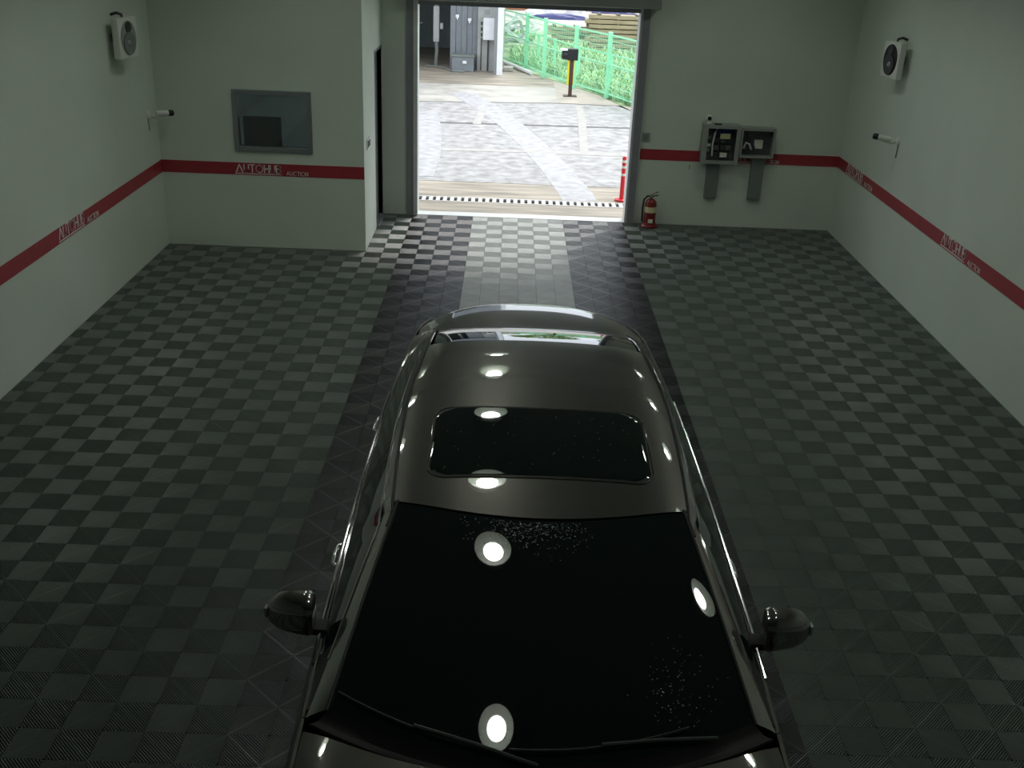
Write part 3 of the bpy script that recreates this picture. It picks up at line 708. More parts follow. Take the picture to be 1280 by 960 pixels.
# small camera on top of the left cabinet
t = thing('security_camera', (2.40, -.08, 1.365), 'small white ball camera sitting on top of the left electrical cabinet', 'camera', 'security cameras')
MB().lathe((2.40, -.08, 1.361), (0, 0, 1), [(0, .035), (.02, .03), (.03, .018)], 18).out('base', MT['white'], t, True)
MB().lathe((2.40, -.05, 1.425), (0, -1, 0), [(-.03, .005), (-.02, .03), (0, .042), (.025, .038), (.04, .028)], 20).out('ball', MT['white'], t, True)
MB().lathe((2.40, -.09, 1.425), (0, -1, 0), [(0.001, .027), (.008, .022), (.01, .005)], 16).out('lens', MT['black'], t, True)
# switch plates
t = thing('wall_switch', (1.62, 0, 1.1), 'grey switch plate on the far wall beside the right door post', 'switch')
MB().bbox(1.575, 1.67, -.015, 0, 1.085, 1.20, .004).out('plate', MT['boxgrey'], t)
MB().bbox(1.595, 1.65, -.02, -.015, 1.105, 1.18, .002).out('rocker', MT['duct'], t)
t = thing('wall_switch', (SX, -1.47, 1.13), 'pair of small switches on the edge of the return wall by the office window', 'switch')
MB().bbox(SX, SX+.012, -1.52, -1.30, 1.14, 1.26, .003).out('plate', MT['white'], t)
for y in (-1.47, -1.36): MB().bbox(SX+.012, SX+.02, y-.03, y+.03, 1.165, 1.235, .002).out('rocker', MT['darkgrey'], t)
# small hook below the band
tag(MB().tube([(2.22, 0, .80), (2.22, -.02, .79), (2.22, -.025, .765), (2.22, -.012, .755)], .006, 6).out('wall_hook', MT['alu'], None, True), 'tiny metal hook on the far wall left of the cabinets, under the red band', 'hook')
# loudspeakers
def speaker(x, y, z, s_, lab, w=.36, h=.385, d=.075):
    """box on side wall; s_ = direction into the room; turned a little to the camera"""
    t = thing('wall_speaker', (x, y, z), lab, 'loudspeaker', 'wall loudspeakers')
    rot = Matrix.Rotation(-s_*math.radians(10), 3, 'Z')
    def tf(mb):
        c = Vector((x, y, z)); mb.v = [tuple(c+rot@(Vector(p)-c)+Vector((s_*.05, 0, 0))) for p in mb.v]; return mb
    xa, xb_ = sorted((x+s_*.04, x+s_*(.04+d))); fx = x+s_*(.04+d)
    tf(MB().bbox(xa, xb_, y-w/2, y+w/2, z-h/2, z+h/2, .018)).out('cabinet', MT['white'], t, 30)
    el = MB(); rg = [[(fx+s_*q, y+w*.40*k_*math.cos(2*PI*i/28), z+h*.43*k_*math.sin(2*PI*i/28)) for i in range(28)] for q, k_ in ((.0, 1.0), (.006, .98), (.006, .9), (.003, .88), (.003, .05))]
    tf(el.ring(rg)).out('baffle', MT['black'] if s_ < 0 else MT['boxgrey'], t, 30)  # left baffle paler: washed-out glare put into its colour
    mb = MB().lathe((fx+s_*.004, y, z-h*.13), (s_, 0, 0), [(0, w*.30), (.012, w*.30), (.012, w*.26), (-.0, w*.12), (.004, w*.05)], 24); tf(mb).out('woofer', MT['darkgrey'] if s_ < 0 else MT['duct'], t, True)  # left woofer paler, glare painted in likewise
    mb = MB().lathe((fx+s_*.004, y, z-h*.13), (s_, 0, 0), [(.003, w*.09), (.012, w*.07), (.016, w*.02)], 16); tf(mb).out('dust_cap', MT['alu'], t, True)
    mb = MB().lathe((fx+s_*.004, y, z+h*.27), (s_, 0, 0), [(0, w*.15), (.01, w*.14), (.004, w*.07), (.012, w*.02)], 18); tf(mb).out('tweeter', MT['darkgrey'], t, True)
    MB().tube([(x, y, z+h*.55), (x+s_*.06, y, z+h*.60), (x+s_*.11, y, z+h*.56), (x+s_*.11, y, z+h*.49)], .014, 8).out('bracket', MT['darkgrey'], t, True)
    MB().box(min(x, x+s_*.12), max(x, x+s_*.12), y-.03, y+.03, z-.04, z+.04).out('wall_mount', MT['darkgrey'], t)
speaker(XL, -2.85, 2.43, 1, 'white two-cone loudspeaker with glare painted pale over its baffle high on the left wall')
speaker(XR, -1.72, 2.40, -1, 'white loudspeaker with black oval baffle high on the right wall')
# bullet cameras
def bullet(x, y, z, s_, d, lab):
    t = thing('security_camera', (x, y, z), lab, 'camera', 'security cameras')
    MB().lathe((x, y, z), (s_, 0, 0), [(0, .05), (.02, .048), (.03, .03)], 20).out('mount', MT['white'], t, True)
    p = Vector((x, y, z)); d = Vector(d).normalized(); c = p+d*.10+Vector((s_*.08, 0, .02))
    MB().tube([p+Vector((s_*.02, 0, 0)), p+Vector((s_*.08, 0, -.015)), c+Vector((0, 0, -.03))], .012, 8).out('arm', MT['white'], t, True)
    MB().lathe(c-d*.09, d, [(0, .024), (.01, .03), (.17, .032), (.18, .028)], 20).out('body', MT['white'], t, True)
    MB().lathe(c+d*.045, d, [(0, .033), (.045, .034), (.055, .03)], 20).out('hood', MT['black'], t, True)
    MB().lathe(c+d*.10, d, [(0.001, .027), (.006, .024), (.008, .01)], 18).out('lens', MT['black'], t, True)
    MB().tube([p+Vector((0, -.02, 0)), p+Vector((s_*.012, -.03, -.10)), p+Vector((s_*.01, -.02, -.17))], .006, 6).out('cable', MT['boxgrey'], t, True)
bullet(XL, -2.05, 1.54, 1, (.75, .6, -.05), 'white bullet camera on the left wall near the corner by the office window')
bullet(XR, -2.0, 1.56, -1, (-.9, .45, .1), 'white bullet camera on the right wall below the loudspeaker')
# fire extinguisher
EX = Vector((1.74, -.16, 0))
t = thing('fire_extinguisher', EX, 'red fire extinguisher with cream label on the floor right of the doorway', 'fire extinguisher')
MB().lathe(EX, (0, 0, 1), [(0, .10), (.02, .105), (.05, .095), (.06, .078), (.30, .078), (.34, .07), (.365, .045), (.375, .025), (.39, .022)], 28).out('cylinder', MT['ext_red'], t, True)
MB().lathe(EX+Vector((0, 0, .20)), (0, 0, 1), [(0, .0785), (0, .0795), (.075, .0795), (.075, .0785)], 28).out('label', MT['yellowlab'], t, True)
MB().lathe(EX+Vector((0, 0, .005)), (0, 0, 1), [(0, .115), (.015, .118), (.03, .105)], 28).out('foot', MT['ext_red'], t, True)
m = MB(); m.bar(EX+Vector((-.01, 0, .40)), EX+Vector((.085, -.02, .43)), .02, .012); m.out('handle', MT['black'], t)
m = MB(); m.bar(EX+Vector((-.01, 0, .42)), EX+Vector((.09, -.02, .475)), .02, .008); m.out('lever', MT['ext_red'], t)
MB().lathe(EX+Vector((0, 0, .385)), (0, 0, 1), [(0, .022), (.04, .018)], 14).out('valve', MT['alu'], t, True)
MB().tube([EX+Vector(p) for p in ((0, 0, .40), (-.05, 0, .41), (-.095, -.005, .36), (-.105, -.01, .25), (-.10, -.01, .12), (-.098, -.01, .07))], .012, 8).out('hose', MT['rubber'], t, True)
MB().box(EX.x-.03, EX.x+.03, -.255, -.248, .07, .12).out('tag', MT['paper'], t)

# ------------------------------------------------------------------ outside
def slab(name, x0, x1, y0, y1, z, m_, lab): return struct(MB().box(x0, x1, y0, y1, -.3, z).out(name, m_), lab)
slab('apron', -9, 9, T, .80, -.004, MT['concrete2'], 'brown stained concrete strip outside the doorway')
slab('apron', -9, 9, 1.06, 2.02, -.004, MT['concrete2'], 'brown stained concrete strip beyond the drain')
slab('road', -9, 9, 2.05, 6.35, -.006, MT['asphalt'], 'pale worn asphalt in front of the doorway')
# tilted seams: second asphalt field and concrete beyond
def field(name, pts, z, m_, lab):
    n = len(pts); return struct(MB().add([(x, y, -.3) for x, y in pts]+[(x, y, z) for x, y in pts], [tuple(range(n)), tuple(range(n, 2*n))]+[(i, (i+1) % n, n+(i+1) % n, n+i) for i in range(n)]).out(name, m_), lab)
slab('drain_floor', -9, 9, .80, 1.06, -.09, MT['crack'], 'drain channel')
slab('joint', -9, 9, 2.02, 2.05, -.02, MT['crack'], 'joint')
field('road', [(-9, 6.35), (9, 6.35), (9, 7.45), (-9, 6.60)], -.008, MT['asphalt'], 'asphalt, far edge')
field('joint', [(-9, 6.60), (9, 7.45), (9, 7.62), (-9, 6.75)], -.011, MT['crack'], 'dark seam across the yard')
field('road', [(-9, 6.75), (9, 7.62), (9, 8.2), (2.2, 9.9), (.9, 9.95), (-9, 8.3)], -.006, MT['asphalt'], 'asphalt field beyond the seam')
field('joint', [(-9, 8.3), (.9, 9.95), (2.2, 9.9), (9, 8.2), (9, 8.3), (2.2, 10.0), (.9, 10.05), (-9, 8.4)], -.012, MT['crack'], 'dark joint')
field('yard', [(-9, 8.4), (.9, 10.05), (.9, 12.4), (-9, 12.2)], -.005, MT['concrete'], 'pale concrete yard')
field('yard', [(.9, 10.05), (2.2, 10.0), (9, 8.3), (9, 9.0), (2.55, 9.05), (1.9, 11.4), (.9, 13.6)], -.004, MT['concrete3'], 'pinkish concrete by the fence')
field('yard', [(-9, 12.25), (.9, 12.45), (.9, 13.6), (-.35, 16.5), (-.9, 21), (-9, 21)], -.006, MT['concrete2'], 'stained concrete before the other bay')
# tyre tracks with wet sheen painted pale, and pale lines on the asphalt
def ribbon(name, pts, w, z, m_, lab):
    vs_ = []; P0 = [Vector((x, y, z)) for x, y in pts]
    for i, p in enumerate(P0):
        d = (P0[min(i+1, len(P0)-1)]-P0[max(i-1, 0)]).normalized(); n = Vector((-d.y, d.x, 0))*(w[i] if isinstance(w, list) else w)/2
        vs_ += [p+n, p-n]
    k = len(P0); V = [tuple(v) for v in vs_]+[(v.x, v.y, v.z-.012) for v in vs_]; N = 2*k
    f = [(2*i, 2*i+1, 2*i+3, 2*i+2) for i in range(k-1)]+[(N+2*i, N+2*i+2, N+2*i+3, N+2*i+1) for i in range(k-1)]
    f += [(2*i, 2*i+2, N+2*i+2, N+2*i) for i in range(k-1)]+[(2*i+1, N+2*i+1, N+2*i+3, 2*i+3) for i in range(k-1)]+[(0, N, N+1, 1), (2*k-2, 2*k-1, N+2*k-1, N+2*k-2)]
    return struct(link(name, V, f, m_), lab)
ribbon('tyre_track', [(.9, 1.1), (.85, 1.6), (.62, 3.2), (.30, 5.0), (-.12, 7.0), (-.65, 9.0), (-1.3, 11.0)], [.5, .52, .5, .5, .5, .55, .6], -.002, MT['wet'], 'wet tyre track, its sheen painted pale')
ribbon('tyre_track', [(-1.5, 2.3), (-1.55, 4.0), (-1.7, 6.2), (-1.95, 8.3)], [.4, .5, .55, .6], -.002, MT['wet'], 'wet tyre track, its sheen painted pale')
ribbon('painted_line', [(-1.35, 4.42), (.1, 4.52), (1.9, 4.55), (4, 4.6)], [.18, .22, .3, .3], -.001, MT['line'], 'pale worn line')
ribbon('painted_line', [(1.35, 9.8), (1.28, 7.3), (1.15, 4.5)], [.14, .16, .14], -.0002, MT['line'], 'pale worn line')
ribbon('painted_line', [(-.72, 8.9), (-.80, 7.0)], .16, -.0002, MT['line'], 'pale worn line')
# drain grate across the doorway
t = thing('drain_grate', (0, .93, 0), 'pale steel drain grating across the yard in front of the doorway', 'grate')
for a, b in ((.80, .83), (1.03, 1.06)): MB().box(-2.2, 2.2, a, b, -.03, 0.0).out('frame', MT['grate'], t)
bb = None
for k in range(44):
    x = -2.16+k*.1
    if bb is None: bb = MB().box(x, x+.055, .83, 1.03, -.03, 0.0).out('bar', MT['grate'], t)
    else:
        o = bpy.data.objects.new('bar', bb.data); COL.objects.link(o); o.parent = t; o.location = (k*.1, 0, 0)
# red warning post
t = thing('warning_post', (1.50, 1.22, 0), 'red and white flexible post just outside the doorway on the right', 'bollard')
MB().lathe((1.50, 1.22, 0), (0, 0, 1), [(0, .10), (.02, .10), (.035, .05)], 20).out('foot', MT['polered'], t, True)
MB().lathe((1.50, 1.22, .035), (0, 0, 1), [(0, .032), (.58, .03), (.60, .02)], 16).out('tube', MT['polered'], t, True)
for z in (.36, .47, .55): MB().lathe((1.50, 1.22, z), (0, 0, 1), [(0, .0315), (0, .034), (.035, .034), (.035, .0315)], 16).out('reflective_band', MT['white'], t, True)
# post with black box in the yard
t = thing('card_reader_post', (1.2, 11.1, 0), 'brown and yellow post with black box head before the green fence', 'post')
MB().box(1.05, 1.36, 10.98, 11.22, -.004, .012).out('foot_plate', MT['pole_brown'], t)
MB().box(1.165, 1.245, 11.05, 11.15, .012, .80).out('column', MT['pole_brown'], t)
MB().box(1.115, 1.16, 11.06, 11.14, .25, .80).out('yellow_strip', MT['yellow'], t); MB().box(1.25, 1.272, 11.06, 11.14, .25, .80).out('yellow_strip', MT['yellow'], t)
MB().bbox(1.10, 1.34, 11.0, 11.2, .80, 1.05, .015).out('head', MT['black'], t)
MB().lathe((1.10, 11.1, .90), (-1, 0, 0), [(0, .10), (.12, .09), (.13, .07)], 20).out('lamp_housing', MT['black'], t, True)
MB().bbox(.93, 1.10, 11.02, 11.16, 1.0, 1.04, .006).out('hood', MT['rail'], t)

# ---- the bay opposite
struct(MB().box(-9, -3.4, 14.3, 14.5, 0, 6).out('bay_front_wall', MT['bay_mid']), 'front of the opposite building')
struct(MB().box(-3.4, -.42, 14.3, 14.5, 3.6, 6).out('bay_lintel', MT['bay_mid']), 'wall above the opposite bay')
struct(MB().box(-.55, -.40, 14.22, 14.42, -.005, 6).out('bay_column', MT['colwhite']), 'white corner column of the opposite bay')
struct(MB().box(-.63, -.55, 14.28, 14.36, -.005, 6).out('bay_column_edge', MT['alu']), 'grey edge of the column')
struct(MB().box(-.50, -.42, 14.42, 20, -.005, 6).out('bay_side_wall', MT['bay_light']), 'side wall of the opposite bay')
struct(MB().box(-9, -.42, 20, 20.2, -.005, 6).out('bay_back_wall', MT['bay_dark']), 'dark back wall of the opposite bay')
struct(MB().box(-9.2, -.42, 14.3, 20.2, 6, 6.2).out('bay_roof', MT['bay_mid']), 'roof of the opposite bay')
struct(MB().box(-9.2, -9, 14.3, 20.2, -.005, 6).out('bay_side_wall', MT['bay_dark']), 'far side wall of the opposite bay')
struct(MB().box(-1.08, -.50, 14.95, 15.03, -.005, 4).out('bay_partition', MT['bay_light']), 'light grey cladding panel in the bay')
t = thing('partition_screen', (-1.45, 15.1, 0), 'dark ribbed partition screen inside the opposite bay behind the grey chest', 'partition')
for k in range(5): MB().box(-1.80+k*.146, -1.80+k*.146+.138, 15.08+.02*(k % 2), 15.12+.02*(k % 2), -.005, 4).out('panel', MT['bay_mid'], t)
for x, z in ((-1.62, 1.30), (-1.30, 1.22)):
    t = thing('warning_sign', (x, 15.06, z), 'small white sign on the dark partition, %s one' % ('left' if x < -1.5 else 'right'), 'sign', 'signs on the partition')
    MB().box(x-.045, x+.045, 15.06, 15.075, z, z+.07).out('plate', MT['colwhite'], t); MB().box(x-.02, x+.02, 15.06, 15.075, z-.05, z).out('plate_foot', MT['colwhite'], t)
t = thing('storage_chest', (-1.42, 14.75, 0), 'low grey chest with white label on the floor of the opposite bay', 'chest')
MB().bbox(-1.72, -1.15, 14.62, 14.98, 0, .36, .01).out('body', MT['bay_mid'], t); MB().bbox(-1.74, -1.13, 14.60, 15.0, .365, .41, .01).out('lid', MT['duct'], t)
MB().box(-1.44, -1.34, 14.605, 14.618, .20, .27).out('label', MT['colwhite'], t)
t = thing('control_box', (-.80, 14.9, .75), 'white control box on the light panel beside the white column', 'control box')
MB().bbox(-.93, -.64, 14.70, 14.925, .80, 1.34, .012).out('casing', MT['colwhite'], t); MB().bbox(-1.0, -.935, 14.73, 14.925, .85, 1.31, .006).out('side_panel', MT['boxgrey'], t)
for z in (.88, 1.02, 1.16): MB().box(-.99, -.95, 14.722, 14.73, z, z+.09).out('slot', MT['black'], t)
MB().tube([(-.80, 14.92, .80), (-.80, 14.92, .0)], .018, 8).out('pipe', MT['darkgrey'], t, True); MB().tube([(-.98, 14.92, .85), (-.98, 14.92, .02)], .012, 8).out('pipe', MT['darkgrey'], t, True)
MB().box(-.92, -.78, 14.935, 14.949, 1.42, 1.52).out('placard', MT['boxgrey'], t)
t = thing('suction_arm', (-2.1, 15.6, 0), 'tall pale brush column with hose at its foot in the dark bay', 'washer column')
MB().bbox(-2.28, -2.12, 15.5, 15.64, .62, 1.52, .02).out('sleeve', MT['bay_light'], t)
MB().tube([(-2.2, 15.57, 1.5), (-2.2, 15.57, 3.8)], .07, 8).out('pole', MT['bay_mid'], t, True)
MB().tube([(-2.2, 15.57, .64), (-2.18, 15.55, .4), (-2.2, 15.55, .2), (-2.2, 15.55, 0)], .05, 8).out('hose_boot', MT['duct'], t, True)
MB().tube([(-2.45, 15.3, .02), (-2.1, 15.2, .03), (-1.95, 15.0, .02), (-1.7, 14.5, .02), (-1.4, 14.45, .02)], .022, 6).out('floor_hose', MT['duct'], t, True)
MB().bbox(-2.10, -2.02, 15.52, 15.62, .95, 1.10, .01).out('valve_box', MT['bay_light'], t)
t = thing('brace_frame', (-3.2, 17, 0), 'diagonal pale brace and cross beam in the upper left of the dark bay', 'frame')
MB().bar((-3.65, 17, 1.5), (-2.75, 17, 2.3), .08, .08).out('brace', MT['duct'], t); MB().bar((-4.3, 17, 2.3), (-2.3, 17, 2.28), .06, .06).out('beam', MT['duct'], t)
MB().bar((-3.65, 17, 0), (-3.65, 17, 2.6), .06, .06).out('post', MT['bay_mid'], t)
MB().bar((-2.75, 17, 2.3), (-2.4, 17, 2.18), .08, .06).out('brace', MT['duct'], t)
t = thing('side_shelf', (-3.3, 16, 0), 'pale bracket shelf at the left edge of the dark bay', 'shelf')
MB().bbox(-3.7, -3.0, 15.9, 16.2, .86, .90, .005).out('shelf_board', MT['bay_light'], t); MB().bbox(-3.7, -3.0, 15.9, 16.2, 1.04, 1.07, .005).out('shelf_board', MT['bay_light'], t)
MB().box(-3.06, -3.0, 16.0, 16.06, -.005, 1.07).out('post', MT['bay_mid'], t); MB().tube([(-3.0, 16, 1.03), (-2.6, 16, 1.05)], .02, 6).out('bar', MT['duct'], t, True)

# ---- ground, fence, meadow
def gz(x, y): return -.02
field('embankment', [(2.55, 9.1), (9, 9.05), (60, 9), (60, 26.5), (-25, 26.5), (-25, 21), (-.9, 21), (-.3, 16.5), (.95, 13.65), (1.95, 11.45)], -.012, MT['soil'], 'grassy ground beyond the fence')
field('dirt_track', [(-40, 26.5), (60, 26.5), (60, 31.5), (-40, 31.5)], -.01, MT['dirt'], 'pale dirt track')
field('embankment', [(-60, 31.5), (80, 31.5), (80, 140), (-60, 140)], -.02, MT['dirt'], 'open ground far behind')
tag(MB().bbox(-.38, -.12, 15.0, 15.4, -.005, .10, .02).out('kerb_stone', MT['concrete']), 'loose pale kerb block lying beside the white column', 'kerb stone')
FL = [Vector((-.75, 18.0, 0)), Vector((.22, 15.52, 0)), Vector((.66, 14.06, 0)), Vector((1.36, 12.41, 0)), Vector((2.04, 11.0, 0)), Vector((2.8, 9.2, 0)), Vector((3.5, 7.5, 0))]
t = thing('mesh_fence', FL[1], 'tall green wire mesh fence along the right side of the yard', 'fence')
tb = tag(MB().tube([(-.36, 16.45, .05), (-.05, 15.7, .05), (.05, 15.3, .05), (.36, 14.5, .05)], .05, 8).out('white_pipe', MT['colwhite'], None, True), 'white pipe lying along the foot of the green fence', 'pipe')
H = 1.42
for p in FL: MB().bbox(p.x-.05, p.x+.05, p.y-.05, p.y+.05, -.01, H+.03, .01).out('post', MT['green'], t)
wm = MB()
for i in range(len(FL)-1):
    a, b = FL[i], FL[i+1]
    for z in (.1, .75, 1.38): MB().bar(a+Vector((0, 0, z)), b+Vector((0, 0, z)), .025, .03).out('rail', MT['green'], t)
    n = int((b-a).length/.075)
    for k in range(1, n):
        p = a.lerp(b, k/n); wm.bar(p+Vector((0, 0, .02)), p+Vector((0, 0, H)), .008, .008)
    for k in range(1, 10): wm.bar(a+Vector((0, 0, .14*k)), b+Vector((0, 0, .14*k)), .009, .009)
o = wm.out('wire_mesh', MT['green'], t); o['kind'] = 'stuff'
# a second, lower fence a little behind
F2 = [p+Vector((.55, .45, 0)) for p in FL]; F2 = [F2[0].lerp(F2[1], .6)]+F2[1:]
t = thing('low_fence', F2[1], 'lower green wire fence standing just behind the tall one', 'fence')
for i in range(len(F2)-1):
    a, b = F2[i], F2[i+1]; c = a.lerp(b, .45)
    MB().bbox(c.x-.04, c.x+.04, c.y-.04, c.y+.04, -.01, .84, .008).out('post', MT['green'], t)
    MB().bar(a+Vector((0, 0, .82)), b+Vector((0, 0, .82)), .025, .03).out('rail', MT['green'], t)
# grass
mb = MB(); random.seed(3)
KEEP = ((2.1, 4.1, 20.5, 21.4), (3.9, 6.4, 19.9, 20.8), (.8, 2.2, 22.5, 23.4), (6.2, 8.8, 20.1, 21.0), (.9, 6.4, 23.4, 26.6), (-1.3, .6, 20.4, 22.4))
for k in range(15000):
    y = random.uniform(9.3, 26); 
    xm = 2.7-(y-9.1)*.34 if y < 16.5 else -.1-(y-16.5)*.16
    x = xm+.12+random.random()**1.5*9
    if any(ax-.3 < x < bx+.3 and ay-.3 < y < by+.3 for ax, bx, ay, by in KEEP) or (x < -.2 and y < 20.5): continue
    h = random.uniform(.10, .30)*(1 if y < 20 else .7); a = random.uniform(0, 2*PI); w_ = random.uniform(.02, .05)
    d = Vector((math.cos(a), math.sin(a), 0)); n = Vector((-d.y, d.x, 0)); p = Vector((x, y, -.02))
    mb.add([p-n*w_, p+n*w_, p+d*h*.35+n*w_*.7+Vector((0, 0, h*.7)), p+d*h*.35-n*w_*.7+Vector((0, 0, h*.7)), p+d*h*.7+Vector((0, 0, h))], [(0, 1, 2, 3), (3, 2, 4)])
tag(mb.out('grass', MT['grass']), 'rough green grass growing behind the fence', 'grass', kind='stuff')
# timber stacks: every plank on its own
proto = None
def planks(t, x0, x1, y, rows, layers, h=.11, gap=.03, dx=.15):
    for l_ in range(layers):
        z = l_*(h+gap)
        for r_ in range(rows):
            a = x0+random.uniform(-dx, dx); b = x1+random.uniform(-dx, dx); yy = y+r_*.32+random.uniform(-.02, .02)
            MB().add([], []).box(a, b, yy, yy+.26, z, z+h).out('plank', MT['timber'], t)
        for s in (.15, .5, .85):
            xx = x0+(x1-x0)*s; MB().box(xx, xx+.1, y, y+rows*.32, z+h, z+h+gap).out('spacer', MT['timber2'], t)
for k, (x0, x1, y, ly, lb) in enumerate(((2.2, 3.9, 20.6, 8, 'left stack of weathered planks behind the fence'), (4.3, 6.1, 20.0, 8, 'tall stack of planks behind the fence, next to the door post in view'), (1.0, 2.0, 22.6, 4, 'small low stack of planks behind the fence, in front of the dirt track'), (6.6, 8.6, 20.2, 7, 'stack of planks farthest right behind the fence'))):
    t = thing('timber_stack', (x0, y, 0), lb, 'timber stack', 'timber stacks'); planks(t, x0, x1, y, 2, ly)
t = thing('timber_stack', (2.4, 24.0, 0), 'long loose dark beams lying in front of the dirt track', 'timber stack', 'timber stacks')
for k in range(9):
    a = Vector((random.uniform(1.2, 2.8), 23.6+k*.28, .08+.10*(k % 3))); MB().bar(a, a+Vector((random.uniform(1.5, 3.4), random.uniform(-.4, .4), random.uniform(-.03, .05))), .16, .14).out('beam', MT['timber2' if k % 2 else 'timber'], t)
# scrap frames
t = thing('scrap_heap', (-.1, 21.2, 0), 'heap of pale broken window frames behind the fence beside the white column', 'scrap')
def frame(c, w_, h_, rot, tilt, m_):
    R = Matrix.Rotation(rot, 3, 'Z')@Matrix.Rotation(tilt, 3, 'Y'); c = Vector(c); q = [c+R@Vector((a*w_/2, 0, b*h_/2)) for a, b in ((-1, -1), (1, -1), (1, 1), (-1, 1))]
    mb = MB()
    for i in range(4): mb.bar(q[i], q[(i+1) % 4], .09, .09, (0, 1, 0.1))
    mb.out('frame', m_, t)
frame((.05, 20.7, .62), .62, .62, .1, .6, MT['colwhite']); frame((-.35, 21.1, .4), 1.0, .5, -.1, -.3, MT['bay_light']); frame((-.5, 21.6, .75), .9, .4, .2, .35, MT['colwhite'])
for k in range(8):
    a = Vector((random.uniform(-.9, .2), 21+random.random(), random.uniform(.1, .5))); MB().bar(a, a+Vector((random.uniform(.5, 1.1), .2, random.uniform(-.1, .3))), .07, .06).out('stick', MT['timber2' if k % 2 else 'rail'], t)
# piles beyond the track
def mound(nm, c, sx_, sy_, sz, m_, lab, cat, seed, grp=None):
    bm = bmesh.new(); bmesh.ops.create_icosphere(bm, subdivisions=3, radius=1)
    for v in bm.verts:
        f = 1+.28*noise.noise(v.co*2.3+Vector((seed, 0, 0)))
        v.co = Vector((v.co.x*sx_*f, v.co.y*sy_*f, max(0, v.co.z)*sz*f))+Vector(c)
    mb = MB(); bm.verts.index_update(); mb.add([v.co[:] for v in bm.verts], [[v.index for v in f.verts] for f in bm.faces]); bm.free()
    o = mb.out(nm, m_); tag(o, lab, cat, grp); return o
mound('covered_pile', (1.7, 34, -.02), 1.3, .8, .62, MT['tarp'], 'white sheeted pile beyond the dirt track, left of centre', 'pile', 1, 'sheeted piles')
mound('covered_pile', (3.75, 37.6, -.02), .6, .6, .55, MT['tarp'], 'small white sheeted pile in front of the dark teal bush', 'pile', 2, 'sheeted piles')
mound('covered_pile', (4.2, 34.5, -.02), 1.1, .6, .42, MT['tarpblue'], 'dark blue sheeted pile beyond the dirt track', 'pile', 3, 'sheeted piles')
mound('covered_pile', (1.7, 32.5, -.02), 1.3, .3, .22, MT['tarpblue'], 'low dark blue strip of sheeting at the foot of the white pile', 'pile', 4, 'sheeted piles')
t = thing('steel_container', (-.2, 37, 0), 'orange steel container far behind the fence by the white column', 'container')
MB().bbox(-.75, .55, 36.6, 38.8, 0, 1.5, .03).out('body', MT['orange'], t)
for k in range(6): MB().box(-.70+k*.21, -.64+k*.21, 36.56, 36.6, .05, 1.45).out('rib', MT['orange'], t)
t = thing('shed', (6.0, 41, 0), 'low white shed far behind the timber stacks', 'shed')
MB().box(4.6, 6.9, 41, 43, 0, .9).out('wall', MT['tarp'], t); MB().add([(4.4, 40.8, .9), (7.1, 40.8, .9), (7.1, 43.2, .9), (4.4, 43.2, .9), (4.4, 42, 1.4), (7.1, 42, 1.4)], [(0, 1, 5, 4), (2, 3, 4, 5), (0, 4, 3), (1, 2, 5), (0, 3, 2, 1)]).out('roof', MT['colwhite'], t)
t = thing('pipe_bundle', (4.8, 32.5, 0), 'long dark pipes lying along the far edge of the dirt track', 'pipes')
for k in range(5): MB().tube([(3.6+k*.2, 32.3+k*.16, .08+.06*(k % 2)), (6.3+k*.1, 32.2+k*.16, .08+.06*(k % 2))], .07, 8).out('pipe', MT['timber2' if k % 2 else 'rail'], t, True)
t = thing('lumber_scrap', (5.6, 30.8, 0), 'reddish scrap boards on the dirt track behind the timber stacks', 'scrap')
for k in range(6): MB().bar((4.9+k*.25, 30.6+.1*k, .03+.03*(k % 3)), (6.3+k*.2, 30.9+.05*k, .03+.03*(k % 3)), .15, .08).out('board', MT['orange'] if k % 2 else MT['timber'], t)
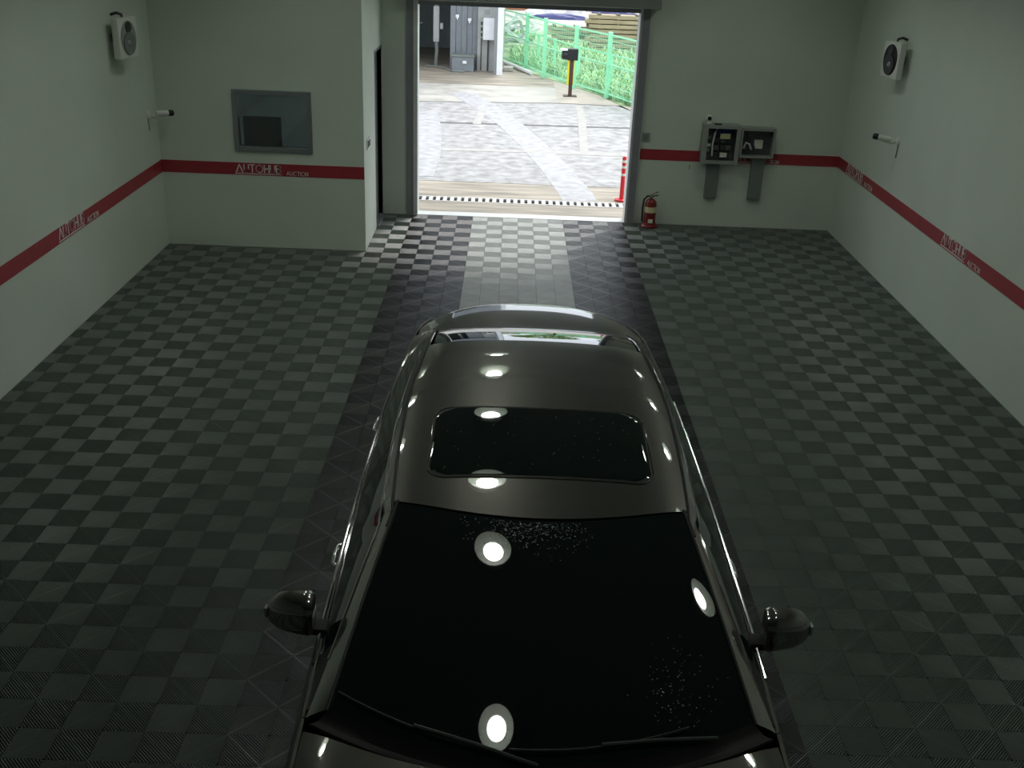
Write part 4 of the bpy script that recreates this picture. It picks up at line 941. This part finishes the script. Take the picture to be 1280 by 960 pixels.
def bush(x, y, r_, h_, m_, lab, seed):
    t = thing('bush', (x, y, 0), lab, 'bush', 'bushes far behind')
    rnd = random.Random(seed); mb = MB()
    for k in range(420):
        a = rnd.uniform(0, 2*PI); q = rnd.random()**.5; zz = rnd.random(); p = Vector((x+math.cos(a)*r_*q*math.sin(PI*(.2+.7*zz)), y+math.sin(a)*r_*.6*q, .15+zz*h_)); s = rnd.uniform(.08, .2)
        d = Vector((rnd.uniform(-1, 1), rnd.uniform(-1, 1), rnd.uniform(-.3, 1))).normalized(); n = d.orthogonal().normalized(); b_ = d.cross(n)
        mb.add([p-n*s, p+b_*s*.6, p+n*s, p-b_*s*.6], [(0, 1, 2, 3)])
    o = mb.out('foliage', m_, t); o['kind'] = 'stuff'
    MB().tube([(x, y, -.02), (x+.05, y, h_*.5)], .06, 6).out('trunk', MT['bark'], t, True)
bush(2.9, 39, .7, 1.7, MT['leafdark'], 'dark teal bush behind the sheeted piles', 1)
bush(2.0, 41, .9, 1.9, MT['leaf'], 'pale green bush left of the dark teal one', 2)
bush(3.9, 44.5, 1.3, 2.2, MT['leaf'], 'wide pale green bush right of the dark teal one', 3)
bush(7.2, 44, 1.2, 2.0, MT['leaf'], 'pale green bush behind the white shed, farthest right', 4)
tag(MB().tube([(3.0, 37, -.02), (3.0, 37, 3.4)], .05, 8).out('utility_pole', MT['timber2'], None, True), 'thin dark pole rising beside the dark teal bush', 'pole')
rnd = random.Random(5)
for k in range(9):
    x = -24+k*9.0
    t = thing('distant_tree', (x, 62+rnd.uniform(-4, 4), 0), 'broad tree of the row far behind the yard, %s from the left end' % ('first second third fourth fifth sixth seventh eighth ninth'.split()[k]), 'tree', 'distant tree row')
    y = t.location.y; mb = MB()
    for q in range(500):
        v = Vector((rnd.gauss(0, 1), rnd.gauss(0, 1), rnd.gauss(0, 1))).normalized()*rnd.uniform(.6, 1); p = Vector((x+v.x*3.4, y+v.y*3, 4.2+v.z*2.6)); s = rnd.uniform(.3, .6)
        d = Vector((rnd.uniform(-1, 1), rnd.uniform(-1, 1), rnd.uniform(-.3, 1))).normalized(); n = d.orthogonal().normalized(); b_ = d.cross(n)
        mb.add([p-n*s, p+b_*s*.6, p+n*s, p-b_*s*.6], [(0, 1, 2, 3)])
    o = mb.out('foliage', MT['leaf'], t); o['kind'] = 'stuff'; MB().tube([(x, y, -.02), (x, y, 3)], .2, 8).out('trunk', MT['bark'], t, True)
